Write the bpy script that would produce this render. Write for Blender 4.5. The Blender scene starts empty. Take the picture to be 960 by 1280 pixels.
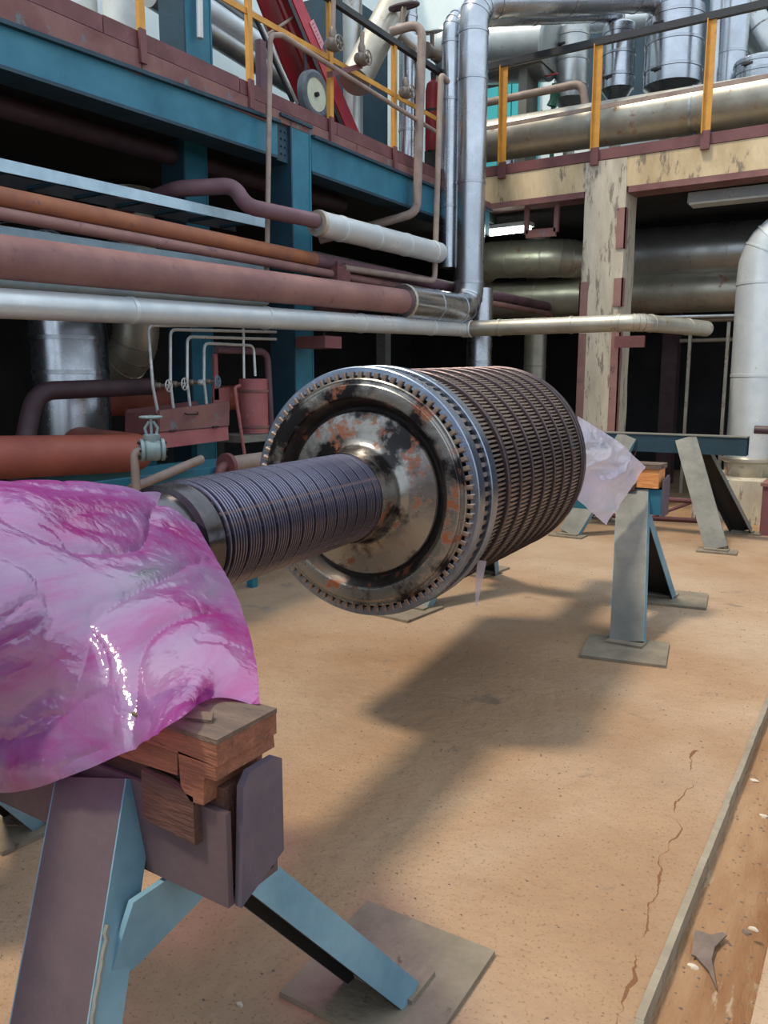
import bpy, math, random
from math import sin, cos, pi, atan, tan, radians, sqrt
from mathutils import Vector, Matrix, noise
random.seed(7)
V = Vector
SC = bpy.context.scene
COL = SC.collection

# ------------------------------------------------------------------ camera
YAW = radians(32.3); FPX = 1000.0; PITCH = atan(165 / 1000.0); EYE = V((0, 0, 1.55))
FW = V((-sin(YAW) * cos(PITCH), cos(YAW) * cos(PITCH), -sin(PITCH)))
RT = V((cos(YAW), sin(YAW), 0)); UP = RT.cross(FW)
cd = bpy.data.cameras.new('camera'); cam = bpy.data.objects.new('camera', cd); COL.objects.link(cam)
cam.location = EYE; cam.rotation_euler = (pi / 2 - PITCH, 0, YAW)
cd.sensor_fit = 'VERTICAL'; cd.sensor_height = 36; cd.lens = 36 * FPX / 1280; cd.clip_start = .02; cd.clip_end = 200
SC.camera = cam

# ------------------------------------------------------------------ light
w = bpy.data.worlds.new('overcast_sky'); SC.world = w; w.use_nodes = True
w.node_tree.nodes['Background'].inputs[0].default_value = (.75, .87, 1.0, 1)
w.node_tree.nodes['Background'].inputs[1].default_value = 1.5
sd = bpy.data.lights.new('sun', 'SUN'); sun = bpy.data.objects.new('sun', sd); COL.objects.link(sun)
sd.energy = 3.1; sd.color = (1.0, .88, .70); sd.angle = radians(8)
sun.rotation_euler = V((.30, .45, -1.095)).to_track_quat('-Z', 'Y').to_euler(); sun.location = (-3, -4, 12)
SC.view_settings.view_transform = 'Standard'; SC.view_settings.look = 'None'
SC.view_settings.exposure = 0.12; SC.view_settings.gamma = 1.0; SC.view_settings.use_curve_mapping = False
SC.cycles.max_bounces = 8; SC.cycles.transparent_max_bounces = 16

# ------------------------------------------------------------------ measuring: a sight line met with a plane of the hall
def at(x, y, ax, val):
    d = FW + RT * ((x - 480) / FPX) - UP * ((y - 640) / FPX)
    return EYE + d * ((val - EYE[ax]) / d[ax])
def X_(x, y, v): return at(x, y, 0, v)
def Y_(x, y, v): return at(x, y, 1, v)
def Z_(x, y, v): return at(x, y, 2, v)

# ------------------------------------------------------------------ materials
def lin(c):
    return tuple(((v / 255) / 12.92 if v / 255 <= .04045 else ((v / 255 + .055) / 1.055) ** 2.4) for v in c) + (1,)
def mat(name, c1, c2=None, c3=None, rough=.6, metal=0., scale=4., bump=.1, bscale=30., amt=.35, stretch=(1, 1, 1), spec=.5, emit=None, rvar=.15, hard=0):
    m = bpy.data.materials.new(name); m.use_nodes = True; t = m.node_tree; n = t.nodes; L = t.links
    p = n['Principled BSDF']; c2 = c2 or tuple(int(v * .8) for v in c1)
    tc = n.new('ShaderNodeTexCoord'); mp = n.new('ShaderNodeMapping'); mp.inputs['Scale'].default_value = stretch
    L.new(tc.outputs['Object'], mp.inputs[0])
    n1 = n.new('ShaderNodeTexNoise'); n1.inputs['Scale'].default_value = scale; n1.inputs['Detail'].default_value = 8; n1.inputs['Roughness'].default_value = .62
    L.new(mp.outputs[0], n1.inputs['Vector'])
    r1 = n.new('ShaderNodeValToRGB'); e = r1.color_ramp.elements
    e[0].position = .35 + hard; e[0].color = lin(c1); e[1].position = .68 - hard; e[1].color = lin(c2)
    L.new(n1.outputs[0], r1.inputs[0]); out = r1.outputs[0]
    if c3:
        n2 = n.new('ShaderNodeTexNoise'); n2.inputs['Scale'].default_value = scale * 2.3; n2.inputs['Detail'].default_value = 10; n2.inputs['Roughness'].default_value = .7
        mp2 = n.new('ShaderNodeMapping'); mp2.inputs['Location'].default_value = (7.3, 2.1, 4.4); mp2.inputs['Scale'].default_value = stretch
        L.new(tc.outputs['Object'], mp2.inputs[0]); L.new(mp2.outputs[0], n2.inputs['Vector'])
        r2 = n.new('ShaderNodeValToRGB'); f = r2.color_ramp.elements
        a = .5 + (.5 - amt) * .5
        f[0].position = a - .015; f[0].color = (0, 0, 0, 1); f[1].position = a + .05; f[1].color = (1, 1, 1, 1)
        L.new(n2.outputs[0], r2.inputs[0])
        mx = n.new('ShaderNodeMix'); mx.data_type = 'RGBA'
        L.new(r2.outputs[0], mx.inputs[0]); L.new(out, mx.inputs[6]); mx.inputs[7].default_value = lin(c3); out = mx.outputs[2]
        if metal > .3:
            mm = n.new('ShaderNodeMath'); mm.operation = 'MULTIPLY_ADD'; mm.inputs[1].default_value = -metal * .9; mm.inputs[2].default_value = metal
            L.new(r2.outputs[0], mm.inputs[0]); L.new(mm.outputs[0], p.inputs['Metallic'])
    L.new(out, p.inputs['Base Color'])
    if not (c3 and metal > .3): p.inputs['Metallic'].default_value = metal
    mr = n.new('ShaderNodeMapRange'); mr.inputs[1].default_value = .3; mr.inputs[2].default_value = .7
    mr.inputs[3].default_value = max(.05, rough - rvar); mr.inputs[4].default_value = min(1, rough + rvar)
    L.new(n1.outputs[0], mr.inputs[0]); L.new(mr.outputs[0], p.inputs['Roughness'])
    p.inputs['Specular IOR Level'].default_value = spec
    if bump:
        nb = n.new('ShaderNodeTexNoise'); nb.inputs['Scale'].default_value = bscale; nb.inputs['Detail'].default_value = 6
        L.new(mp.outputs[0], nb.inputs['Vector'])
        b = n.new('ShaderNodeBump'); b.inputs['Strength'].default_value = bump; b.inputs['Distance'].default_value = .02
        L.new(nb.outputs[0], b.inputs['Height']); L.new(b.outputs[0], p.inputs['Normal'])
    if emit:
        p.inputs['Emission Color'].default_value = lin(c1); p.inputs['Emission Strength'].default_value = emit
    return m
M = {}
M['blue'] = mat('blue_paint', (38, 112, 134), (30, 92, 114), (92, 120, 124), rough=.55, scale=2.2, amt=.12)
M['blue_dark'] = mat('dark_and_shaded_teal', (22, 58, 74), (16, 44, 58), (50, 62, 66), rough=.6, scale=2, amt=.12)  # dark teal steel; also paints the shaded face of the blue columns
M['blue_leg'] = mat('dusty_blue_paint', (108, 142, 156), (84, 118, 134), (70, 84, 90), rough=.6, scale=5, amt=.12)
M['leg_grey'] = mat('grey_blue_primer', (118, 116, 108), (98, 98, 92), (70, 64, 60), rough=.6, scale=5, amt=.12)
M['leg_purple'] = mat('purple_brown_primer', (84, 68, 72), (68, 56, 62), (46, 40, 42), rough=.62, scale=6, amt=.15)
M['plum'] = mat('plum_primer_plate', (82, 72, 84), (66, 60, 72), (50, 46, 50), rough=.6, scale=7, amt=.15)
M['brown'] = mat('red_brown_paint', (112, 66, 66), (92, 54, 56), (140, 104, 92), rough=.6, scale=3, amt=.2)
M['brown_dusty'] = mat('dusty_red_brown_paint', (132, 92, 86), (106, 68, 66), (92, 110, 116), rough=.7, scale=2.5, amt=.25)
M['rust_pink'] = mat('dusty_rust_pipe', (146, 106, 98), (122, 86, 84), (96, 68, 72), rough=.68, scale=2.4, amt=.27)
M['rust_orange'] = mat('orange_rust_pipe', (158, 98, 62), (132, 82, 66), (96, 74, 88), rough=.7, scale=4, amt=.25)
M['plum_pipe'] = mat('plum_red_oxide_pipe', (110, 78, 86), (90, 64, 72), (126, 92, 88), rough=.6, scale=4, amt=.2)
M['dark_pipe'] = mat('dark_red_oxide_pipe', (70, 48, 54), (54, 38, 44), None, rough=.6, scale=4)
M['red_duct'] = mat('red_oxide_duct', (158, 84, 66), (134, 66, 56), (116, 66, 68), rough=.55, scale=2.5, amt=.2)
M['pink_box'] = mat('pink_oxide_paint', (160, 94, 94), (138, 76, 78), (170, 120, 116), rough=.6, scale=4, amt=.2)
M['red'] = mat('crimson_paint', (150, 22, 32), (120, 16, 26), None, rough=.5, scale=3)
M['red_light'] = mat('faded_crimson_paint', (176, 50, 66), (156, 36, 52), None, rough=.5, scale=3)
M['alu'] = mat('aluminium_cladding', (186, 190, 196), (158, 163, 170), (140, 138, 136), rough=.27, metal=.97, scale=2.2, bump=.05, bscale=5, amt=.1, rvar=.1)
M['alu_dull'] = mat('dull_aluminium_cladding', (184, 186, 184), (152, 154, 152), (128, 118, 102), rough=.36, metal=.85, scale=2.2, bump=.06, bscale=5, amt=.25, rvar=.1)
M['alu_dirty'] = mat('dirty_aluminium_cladding', (190, 184, 170), (152, 146, 132), (146, 108, 78), rough=.42, metal=.65, scale=2.4, bump=.12, bscale=5, amt=.3, rvar=.1)
M['white_pipe'] = mat('pale_cladding', (214, 218, 218), (186, 194, 198), (134, 120, 106), rough=.36, metal=.4, scale=2.4, amt=.12, bump=.1, bscale=6)
M['lightblue'] = mat('galvanised_tray', (186, 210, 222), (156, 184, 200), None, rough=.5, metal=.1, scale=5)
M['concrete'] = mat('stained_concrete', (206, 184, 148), (172, 150, 116), (122, 110, 94), rough=.85, scale=2.0, amt=.36, bump=.45, bscale=14, stretch=(1.6, 1.6, .5))
M['concrete_col'] = mat('column_concrete', (196, 186, 166), (168, 158, 140), (128, 116, 104), rough=.85, scale=3.0, amt=.38, bump=.5, bscale=12, stretch=(2, 2, .45))
M['yellow'] = mat('ochre_paint', (204, 146, 52), (180, 124, 48), (150, 100, 60), rough=.55, scale=6, amt=.2)
M['black'] = mat('black_rail', (30, 32, 36), (40, 40, 44), None, rough=.5, scale=6)
M['dark'] = mat('painted_shade_dark', (34, 34, 36), (26, 26, 28), None, rough=.9, scale=1.5)  # near-black colour paints in the shade under the galleries
M['dark_steel'] = mat('dark_and_shaded_steel', (52, 50, 50), (40, 38, 38), None, rough=.6, metal=.4, scale=4)  # dark fittings; on the rear trestle legs it paints in channel shade
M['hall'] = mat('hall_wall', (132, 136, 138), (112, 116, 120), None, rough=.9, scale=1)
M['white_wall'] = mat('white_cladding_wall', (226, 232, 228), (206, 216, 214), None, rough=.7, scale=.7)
M['teal_panel'] = mat('teal_panel', (64, 176, 176), (50, 150, 156), None, rough=.4, scale=.8)
M['rail_pipe'] = mat('dull_beige_pipe', (150, 132, 120), (126, 108, 100), (108, 84, 76), rough=.6, scale=6, amt=.2)
M['tube'] = mat('pale_instrument_tube', (206, 208, 206), (180, 184, 184), None, rough=.4, metal=.5, scale=9)
M['valve'] = mat('grey_green_cast_iron', (138, 156, 158), (112, 130, 134), (90, 98, 98), rough=.55, metal=.2, scale=12, amt=.2)
M['brass'] = mat('valve_body', (132, 120, 108), (108, 96, 88), None, rough=.5, metal=.4, scale=12)
M['green'] = mat('green_valve_paint', (44, 104, 78), (36, 84, 66), None, rough=.5, scale=9)
M['plate'] = mat('dusty_foot_plate', (128, 116, 98), (106, 96, 82), (84, 64, 50), rough=.85, scale=6, amt=.25, bump=.3, bscale=40)
M['wood'] = mat('reddish_timber', (136, 84, 60), (104, 64, 48), (74, 48, 40), rough=.8, scale=5, amt=.25, stretch=(1, 6, 6), bump=.4, bscale=20)
M['wood_top'] = mat('grimy_timber', (104, 84, 70), (80, 66, 58), (56, 48, 44), rough=.85, scale=6, amt=.3, stretch=(1, 4, 4), bump=.5, bscale=24)
M['wood_dark'] = mat('oily_timber', (84, 52, 42), (62, 40, 36), None, rough=.75, scale=5, stretch=(1, 5, 5), bump=.4, bscale=20)
M['wood_bright'] = mat('split_orange_timber', (214, 150, 92), (190, 120, 70), (150, 84, 54), rough=.8, scale=8, amt=.25, stretch=(1, 5, 5), bump=.3)
M['rotor'] = mat('oiled_turbine_steel', (92, 88, 90), (64, 62, 66), None, rough=.26, metal=.95, scale=7, bump=.05, bscale=30, rvar=.1)
M['ring'] = mat('polished_shroud_steel', (150, 162, 180), (118, 130, 150), None, rough=.3, metal=.95, scale=8, bump=.05, rvar=.08)
M['ring_brown'] = mat('stained_shroud_steel', (98, 86, 86), (74, 66, 70), (86, 60, 50), rough=.42, metal=.9, scale=9, amt=.25, rvar=.1)
M['blade'] = mat('stained_blade_steel', (158, 140, 126), (118, 104, 96), (88, 66, 58), rough=.42, metal=.75, scale=14, amt=.2)
M['core'] = mat('dark_rotor_drum', (30, 27, 27), (20, 19, 20), None, rough=.6, metal=.5, scale=9)
M['face'] = mat('disc_face_steel', (140, 137, 132), (40, 38, 40), (118, 70, 48), rough=.28, metal=.82, scale=4.4, amt=.36, hard=.12, bump=.06, bscale=26, rvar=.12)
M['face_dark'] = mat('shaded_rusty_recess', (104, 98, 94), (50, 47, 48), (116, 70, 48), rough=.36, metal=.8, scale=5, amt=.34, bump=.06, rvar=.12)  # rusty, with the shade of the recess put into a darker base
M['fin'] = mat('blued_seal_fin', (126, 124, 142), (96, 92, 108), (104, 82, 80), rough=.28, metal=.95, scale=8, bump=.03, rvar=.08)
M['rubber'] = mat('grey_rubber', (104, 112, 120), (86, 92, 100), None, rough=.8, scale=9)
M['cream'] = mat('cream_wheel_disc', (206, 210, 186), (186, 190, 168), None, rough=.5, scale=9)
M['trench'] = mat('wet_rusty_dirt', (150, 118, 86), (124, 86, 54), (156, 136, 110), rough=.9, scale=2.2, amt=.25, bump=.6, bscale=30, stretch=(3, .7, 1))
M['edge'] = mat('grey_steel_edge', (150, 138, 118), (126, 114, 98), (104, 82, 62), rough=.75, metal=.15, scale=7, amt=.2)
M['stone'] = mat('pale_grit', (196, 184, 166), (160, 146, 126), None, rough=.9, scale=30)
M['scrap'] = mat('dry_scrap', (112, 96, 84), (92, 78, 70), None, rough=.85, scale=14)
M['lamp'] = mat('lit_fluorescent_tube', (240, 255, 244), (240, 255, 244), None, emit=14, bump=0)
M['sign'] = mat('white_sign_paint', (206, 150, 156), (190, 130, 138), None, rough=.6, scale=9)
M['mesh_white'] = mat('white_enamel', (214, 216, 210), (196, 198, 194), None, rough=.5, scale=6)

def floor_mat():
    m = mat('dusty_concrete_floor', (164, 141, 117), (146, 121, 98), (132, 116, 102), rough=.92, scale=1.3, amt=.25, bump=.7, bscale=18, spec=.25)
    t = m.node_tree; n = t.nodes; L = t.links; p = n['Principled BSDF']
    src = p.inputs['Base Color'].links[0].from_socket
    tc = n.new('ShaderNodeTexCoord'); ge = n.new('ShaderNodeNewGeometry'); sp = n.new('ShaderNodeSeparateXYZ'); L.new(ge.outputs['Position'], sp.inputs[0])
    def math_(op, a, b=None, c=None):
        q = n.new('ShaderNodeMath'); q.operation = op
        for i, v in enumerate((a, b, c)):
            if v is None: continue
            if isinstance(v, (int, float)): q.inputs[i].default_value = v
            else: L.new(v, q.inputs[i])
        return q.outputs[0]
    # grey scuffed patches and fine dark speckle
    nz = n.new('ShaderNodeTexNoise'); nz.inputs['Scale'].default_value = 90; nz.inputs['Detail'].default_value = 3; L.new(tc.outputs['Object'], nz.inputs['Vector'])
    sr = n.new('ShaderNodeValToRGB'); sr.color_ramp.elements[0].position = .28; sr.color_ramp.elements[1].position = .42; L.new(nz.outputs[0], sr.inputs[0])
    mx = n.new('ShaderNodeMix'); mx.data_type = 'RGBA'; L.new(sr.outputs[0], mx.inputs[0]); mx.inputs[6].default_value = lin((126, 102, 78)); L.new(src, mx.inputs[7])
    bn = n.new('ShaderNodeTexNoise'); bn.inputs['Scale'].default_value = .55; bn.inputs['Detail'].default_value = 7; bn.inputs['Distortion'].default_value = .6; L.new(tc.outputs['Object'], bn.inputs['Vector'])
    br = n.new('ShaderNodeValToRGB'); br.color_ramp.elements[0].position = .42; br.color_ramp.elements[1].position = .6; L.new(bn.outputs[0], br.inputs[0])
    mb_ = n.new('ShaderNodeMix'); mb_.data_type = 'RGBA'; mb_.blend_type = 'MULTIPLY'; L.new(br.outputs[0], mb_.inputs[0]); L.new(mx.outputs[2], mb_.inputs[6]); mb_.inputs[7].default_value = (.88, .79, .70, 1)
    mx = mb_
    # one long crack running beside the trench
    cn = n.new('ShaderNodeTexNoise'); cn.noise_dimensions = '1D'; cn.inputs['Scale'].default_value = 5; cn.inputs['Detail'].default_value = 6; L.new(sp.outputs[1], cn.inputs['W'])
    line = math_('MULTIPLY_ADD', sp.outputs[1], -.085, -.29)
    line = math_('MULTIPLY_ADD', cn.outputs[0], .09, line); line = math_('SUBTRACT', line, .045)
    d = math_('ABSOLUTE', math_('SUBTRACT', sp.outputs[0], line))
    cw = n.new('ShaderNodeTexNoise'); cw.noise_dimensions = '1D'; cw.inputs['Scale'].default_value = 4; L.new(sp.outputs[1], cw.inputs['W'])
    wd = math_('MULTIPLY_ADD', cw.outputs[0], .022, -.0088)
    k = math_('LESS_THAN', d, wd); k = math_('MULTIPLY', k, math_('LESS_THAN', sp.outputs[1], 3.4)); k = math_('MULTIPLY', k, math_('GREATER_THAN', sp.outputs[1], .9))
    m2 = n.new('ShaderNodeMix'); m2.data_type = 'RGBA'; L.new(k, m2.inputs[0]); L.new(mx.outputs[2], m2.inputs[6]); m2.inputs[7].default_value = lin((112, 76, 50))
    L.new(m2.outputs[2], p.inputs['Base Color'])
    return m
M['floor'] = floor_mat()

def film_mat(name, cols, lo, hi, gloss=.12, sc=2.6):
    m = bpy.data.materials.new(name); m.use_nodes = True; t = m.node_tree; n = t.nodes; L = t.links
    n.remove(n['Principled BSDF']); out = n['Material Output']
    tc = n.new('ShaderNodeTexCoord'); mp = n.new('ShaderNodeMapping'); mp.inputs['Scale'].default_value = (1.1, .55, 1.7); L.new(tc.outputs['Object'], mp.inputs[0])
    nz = n.new('ShaderNodeTexNoise'); nz.inputs['Scale'].default_value = sc; nz.inputs['Detail'].default_value = 9; nz.inputs['Roughness'].default_value = .62; nz.inputs['Distortion'].default_value = .7; L.new(mp.outputs[0], nz.inputs['Vector'])
    cr = n.new('ShaderNodeValToRGB'); e = cr.color_ramp.elements
    for k in range(len(cols) - 2): e.new(.5)
    for k, c in enumerate(cols): e[k].position = .34 + .32 * k / (len(cols) - 1); e[k].color = lin(c)
    L.new(nz.outputs[0], cr.inputs[0])
    df = n.new('ShaderNodeBsdfDiffuse'); tl = n.new('ShaderNodeBsdfTranslucent'); gl = n.new('ShaderNodeBsdfGlossy'); tr = n.new('ShaderNodeBsdfTransparent')
    gl.inputs['Roughness'].default_value = gloss
    for s in (df, tl, tr): L.new(cr.outputs[0], s.inputs['Color'])
    vn = n.new('ShaderNodeTexVoronoi'); vn.feature = 'DISTANCE_TO_EDGE'; vn.inputs['Scale'].default_value = 6
    wn = n.new('ShaderNodeTexNoise'); wn.inputs['Scale'].default_value = 5; wn.inputs['Detail'].default_value = 5; L.new(tc.outputs['Object'], wn.inputs['Vector'])
    ad_ = n.new('ShaderNodeMixRGB'); ad_.blend_type = 'ADD'; ad_.inputs[0].default_value = .55; L.new(tc.outputs['Object'], ad_.inputs[1]); L.new(wn.outputs['Color'], ad_.inputs[2]); L.new(ad_.outputs[0], vn.inputs['Vector'])
    w2 = n.new('ShaderNodeTexNoise'); w2.inputs['Scale'].default_value = 26; w2.inputs['Detail'].default_value = 4; w2.inputs['Distortion'].default_value = 2; L.new(tc.outputs['Object'], w2.inputs['Vector'])
    hh = n.new('ShaderNodeMath'); hh.operation = 'MULTIPLY_ADD'; hh.inputs[1].default_value = .15; L.new(w2.outputs[0], hh.inputs[0]); L.new(vn.outputs['Distance'], hh.inputs[2])
    bp = n.new('ShaderNodeBump'); bp.inputs['Strength'].default_value = .32; bp.inputs['Distance'].default_value = .02; L.new(hh.outputs[0], bp.inputs['Height'])
    for s in (df, tl, gl): L.new(bp.outputs[0], s.inputs['Normal'])
    a = n.new('ShaderNodeMixShader'); a.inputs[0].default_value = .4; L.new(df.outputs[0], a.inputs[1]); L.new(tl.outputs[0], a.inputs[2])
    mr = n.new('ShaderNodeMapRange'); mr.inputs[1].default_value = .35; mr.inputs[2].default_value = .66; mr.inputs[3].default_value = hi; mr.inputs[4].default_value = lo; L.new(nz.outputs[0], mr.inputs[0])
    b = n.new('ShaderNodeMixShader'); L.new(mr.outputs[0], b.inputs[0]); L.new(tr.outputs[0], b.inputs[1]); L.new(a.outputs[0], b.inputs[2])
    lw = n.new('ShaderNodeLayerWeight'); lw.inputs[0].default_value = .25
    fr = n.new('ShaderNodeMapRange'); fr.inputs[3].default_value = .09; fr.inputs[4].default_value = .3; L.new(lw.outputs['Facing'], fr.inputs[0])
    ad = n.new('ShaderNodeMixShader'); L.new(fr.outputs[0], ad.inputs[0]); L.new(b.outputs[0], ad.inputs[1]); L.new(gl.outputs[0], ad.inputs[2])
    L.new(ad.outputs[0], out.inputs[0])
    return m
M['film_pink'] = film_mat('pink_plastic_film', ((176, 34, 134), (184, 84, 168), (196, 138, 204), (206, 172, 224), (176, 184, 204)), .30, .66)
M['film_clear'] = film_mat('clear_plastic_film', ((236, 222, 244), (244, 240, 250)), .5, .75, .1)

# ------------------------------------------------------------------ mesh builder
class MB:
    def __init__(s): s.v = []; s.f = []
    def add(s, vs, fs):
        o = len(s.v); s.v += [V(p) for p in vs]; s.f += [tuple(i + o for i in f) for f in fs]; return s
    def box(s, a, b, mtx=None):
        (x0, y0, z0), (x1, y1, z1) = a, b
        vs = [V((x, y, z)) for x in (x0, x1) for y in (y0, y1) for z in (z0, z1)]
        if mtx: vs = [mtx @ p for p in vs]
        return s.add(vs, [(0, 1, 3, 2), (4, 6, 7, 5), (0, 4, 5, 1), (2, 3, 7, 6), (0, 2, 6, 4), (1, 5, 7, 3)])
    def prism(s, pts, d):        # planar outline pushed along d
        n = len(pts); d = V(d); a = [V(p) for p in pts]; b = [p + d for p in a]
        return s.add(a + b, [tuple(range(n))[::-1], tuple(range(n, 2 * n))] + [(i, (i + 1) % n, n + (i + 1) % n, n + i) for i in range(n)])
    def beam(s, p, q, wv, hv):   # bar from p to q, wv / hv full width vectors
        p, q, wv, hv = V(p), V(q), V(wv) / 2, V(hv) / 2
        return s.prism([p - wv - hv, p + wv - hv, p + wv + hv, p - wv + hv], q - p)
    def sweep(s, pts, prof, caps=True, close=True):
        pts = [V(p) for p in pts]; N = len(pts)
        t0 = (pts[1] - pts[0]).normalized(); ref = V((0, 0, 1)) if abs(t0.z) < .9 else V((0, 1, 0))
        u = t0.cross(ref).normalized(); rings = []
        for i, p in enumerate(pts):
            t = (pts[min(i + 1, N - 1)] - pts[max(i - 1, 0)]).normalized()
            u = (u - t * u.dot(t)).normalized(); w_ = u.cross(t)
            pr = prof(i) if callable(prof) else prof
            rings.append([p + u * a + w_ * b for a, b in pr])
        n = len(rings[0]); vs = [p for r in rings for p in r]; fs = []
        for i in range(N - 1):
            for j in range(n):
                k = (j + 1) % n; fs.append((i * n + j, i * n + k, (i + 1) * n + k, (i + 1) * n + j))
        if caps: fs += [tuple(range(n))[::-1], tuple((N - 1) * n + j for j in range(n))]
        return s.add(vs, fs)
    def tube(s, pts, r, seg=20, caps=True):
        return s.sweep(pts, [(r * cos(2 * pi * j / seg), r * sin(2 * pi * j / seg)) for j in range(seg)], caps)
    def lathe(s, prof, seg=32, c=(0, 0, 0), ax=(0, 0, 1)):     # prof: (radius, height along ax)
        ax = V(ax).normalized(); ref = V((1, 0, 0)) if abs(ax.x) < .9 else V((0, 1, 0))
        e = ax.cross(ref).normalized(); k = ax.cross(e); c = V(c); vs = []; fs = []
        for r, h in prof:
            vs += [c + ax * h + (e * cos(2 * pi * j / seg) + k * sin(2 * pi * j / seg)) * max(r, 1e-5) for j in range(seg)]
        for i in range(len(prof) - 1):
            for j in range(seg):
                q = (j + 1) % seg; fs.append((i * seg + j, i * seg + q, (i + 1) * seg + q, (i + 1) * seg + j))
        return s.add(vs, fs)
    def torus(s, c, ax, R, r, seg=24, sub=8):
        return s.lathe([(R + r * cos(2 * pi * i / sub), r * sin(2 * pi * i / sub)) for i in range(sub + 1)], seg, c, ax)

def fillet(pts, br, n=7):
    pts = [V(p) for p in pts]; out = [pts[0]]
    for i in range(1, len(pts) - 1):
        a, b, c = pts[i - 1], pts[i], pts[i + 1]; d1 = (a - b); d2 = (c - b)
        ang = d1.angle(d2); t = min(br / tan(ang / 2), d1.length * .49, d2.length * .49)
        p, q = b + d1.normalized() * t, b + d2.normalized() * t
        for j in range(n + 1):
            f = j / n; out.append((p * (1 - f) + b * f) * (1 - f) + (b * (1 - f) + q * f) * f)
    return out + [pts[-1]]

ORG = {}
def obj(name, mb, m, parent=None, smooth=True, org=None):
    vs = mb.v
    if org is None:
        lo = V((min(p.x for p in vs), min(p.y for p in vs), min(p.z for p in vs))); hi = V((max(p.x for p in vs), max(p.y for p in vs), max(p.z for p in vs)))
        org = V(((lo.x + hi.x) / 2, (lo.y + hi.y) / 2, lo.z))
    me = bpy.data.meshes.new(name); me.from_pydata([p - org for p in vs], [], mb.f); me.validate()
    if smooth:
        me.polygons.foreach_set('use_smooth', [True] * len(me.polygons)); me.set_sharp_from_angle(angle=radians(34))
    if m: me.materials.append(m)
    o = bpy.data.objects.new(name, me); COL.objects.link(o); ORG[o.name] = org
    if parent: o.parent = parent; o.location = org - ORG[parent.name]
    else: o.location = org
    return o
def tag(o, label, cat, group=None):
    o['label'] = label; o['category'] = cat
    if group: o['group'] = group
    return o
def thing(name, label, cat, loc, group=None):
    o = bpy.data.objects.new(name, None); COL.objects.link(o); o.location = loc; o.empty_display_size = .1; ORG[o.name] = V(loc)
    return tag(o, label, cat, group)
def struct(name, mb, m, smooth=False, parent=None):
    o = obj(name, mb, m, parent, smooth); o['kind'] = 'structure'; return o

def pipe(name, label, pts, r, m, br=None, bands=None, cat='pipe', group=None, seg=24, bm_=None):
    path = fillet(pts, br or r * 2.2) if len(pts) > 2 else [V(p) for p in pts]
    o = tag(obj(name, MB().tube(path, r, seg), m), label, cat, group)
    if bands:
        P = [V(p) for p in pts]; tot = len(P) - 1
        for i in range(1, tot):          # gored elbows
            pa, pb, pc = P[i - 1], P[i], P[i + 1]; d1, d2 = pa - pb, pc - pb; ang = d1.angle(d2)
            t = min((br or r * 2.2) / tan(ang / 2), d1.length * .49, d2.length * .49); p_, q_ = pb + d1.normalized() * t, pb + d2.normalized() * t
            for f in (.32, .5, .68):
                c = (p_ * (1 - f) + pb * f) * (1 - f) + (pb * (1 - f) + q_ * f) * f; d = ((pb - p_) * (1 - f) + (q_ - pb) * f).normalized()
                obj('seam_band', MB().lathe([(r * .99, -.012), (r + .005, -.01), (r + .005, .01), (r * .99, .012)], seg, c, d), bm_ or m, o)
        for i in range(tot):
            a, b = P[i], P[i + 1]; L = (b - a).length; d = (b - a).normalized()
            s = (br or r * 2.2) if i else bands * .6; e = L - ((br or r * 2.2) if i < tot - 1 else .05)
            while s < e + .01:
                c = a + d * s; obj('seam_band', MB().lathe([(r * .99, -.02), (r + .006, -.018), (r + .006, .012), (r * .99, .014)], seg, c, d), bm_ or m, o)
                s += bands
            if i < tot - 1:
                c = a + d * e; obj('seam_band', MB().lathe([(r * .99, -.02), (r + .006, -.018), (r + .006, .012), (r * .99, .014)], seg, c, d), bm_ or m, o)
    return o
def handwheel(c, ax, R, m, parent, name='handwheel', spokes=5):
    ax = V(ax).normalized(); mb = MB().torus(c, ax, R, R * .13, 24, 7)
    ref = V((1, 0, 0)) if abs(ax.x) < .9 else V((0, 1, 0)); e = ax.cross(ref).normalized(); k = ax.cross(e)
    for i in range(spokes):
        a = 2 * pi * i / spokes; mb.tube([V(c), V(c) + (e * cos(a) + k * sin(a)) * R], R * .09, 6)
    mb.lathe([(0, -R * .15), (R * .22, -R * .15), (R * .22, R * .2), (0, R * .2)], 10, c, ax)
    return obj(name, mb, m, parent)

# ------------------------------------------------------------------ setting
DK = 3.66            # left deck
struct('floor', MB().box((-8.5, -6, -.3), (-.405, 14.5, 0)), M['floor'])
struct('floor', MB().box((-.41, -6, -.3), (-.10, 14.5, -.055)), M['trench'])
struct('floor', MB().box((-.165, -6, -.3), (7, 14.5, -.004)), M['floor'])
eb = MB(); prev = None
ny = 60
for i in range(ny):
    y0, y1 = -2 + i * .2, -2 + (i + 1) * .2 - .0008
    j = .004 * noise.noise(V((i * .7, 0, 3)))
    eb.box((-.407 + j, y0, -.06), (-.386 + j, y1, .004))
struct('trim_1', eb, M['edge'])
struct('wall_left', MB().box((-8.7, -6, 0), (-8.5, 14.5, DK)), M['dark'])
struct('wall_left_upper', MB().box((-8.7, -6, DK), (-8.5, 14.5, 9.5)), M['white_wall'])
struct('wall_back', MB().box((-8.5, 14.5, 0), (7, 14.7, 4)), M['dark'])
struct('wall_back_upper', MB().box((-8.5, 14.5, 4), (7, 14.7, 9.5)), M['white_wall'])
wr = MB().box((7, -6, 0), (7.2, 14.5, 1.3)).box((7, -6, 6), (7.2, 14.5, 6.5))
for y in range(-6, 15, 4): wr.box((7, y, 1.3), (7.2, y + .5, 6))
struct('wall_right', wr, M['hall'])
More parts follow.
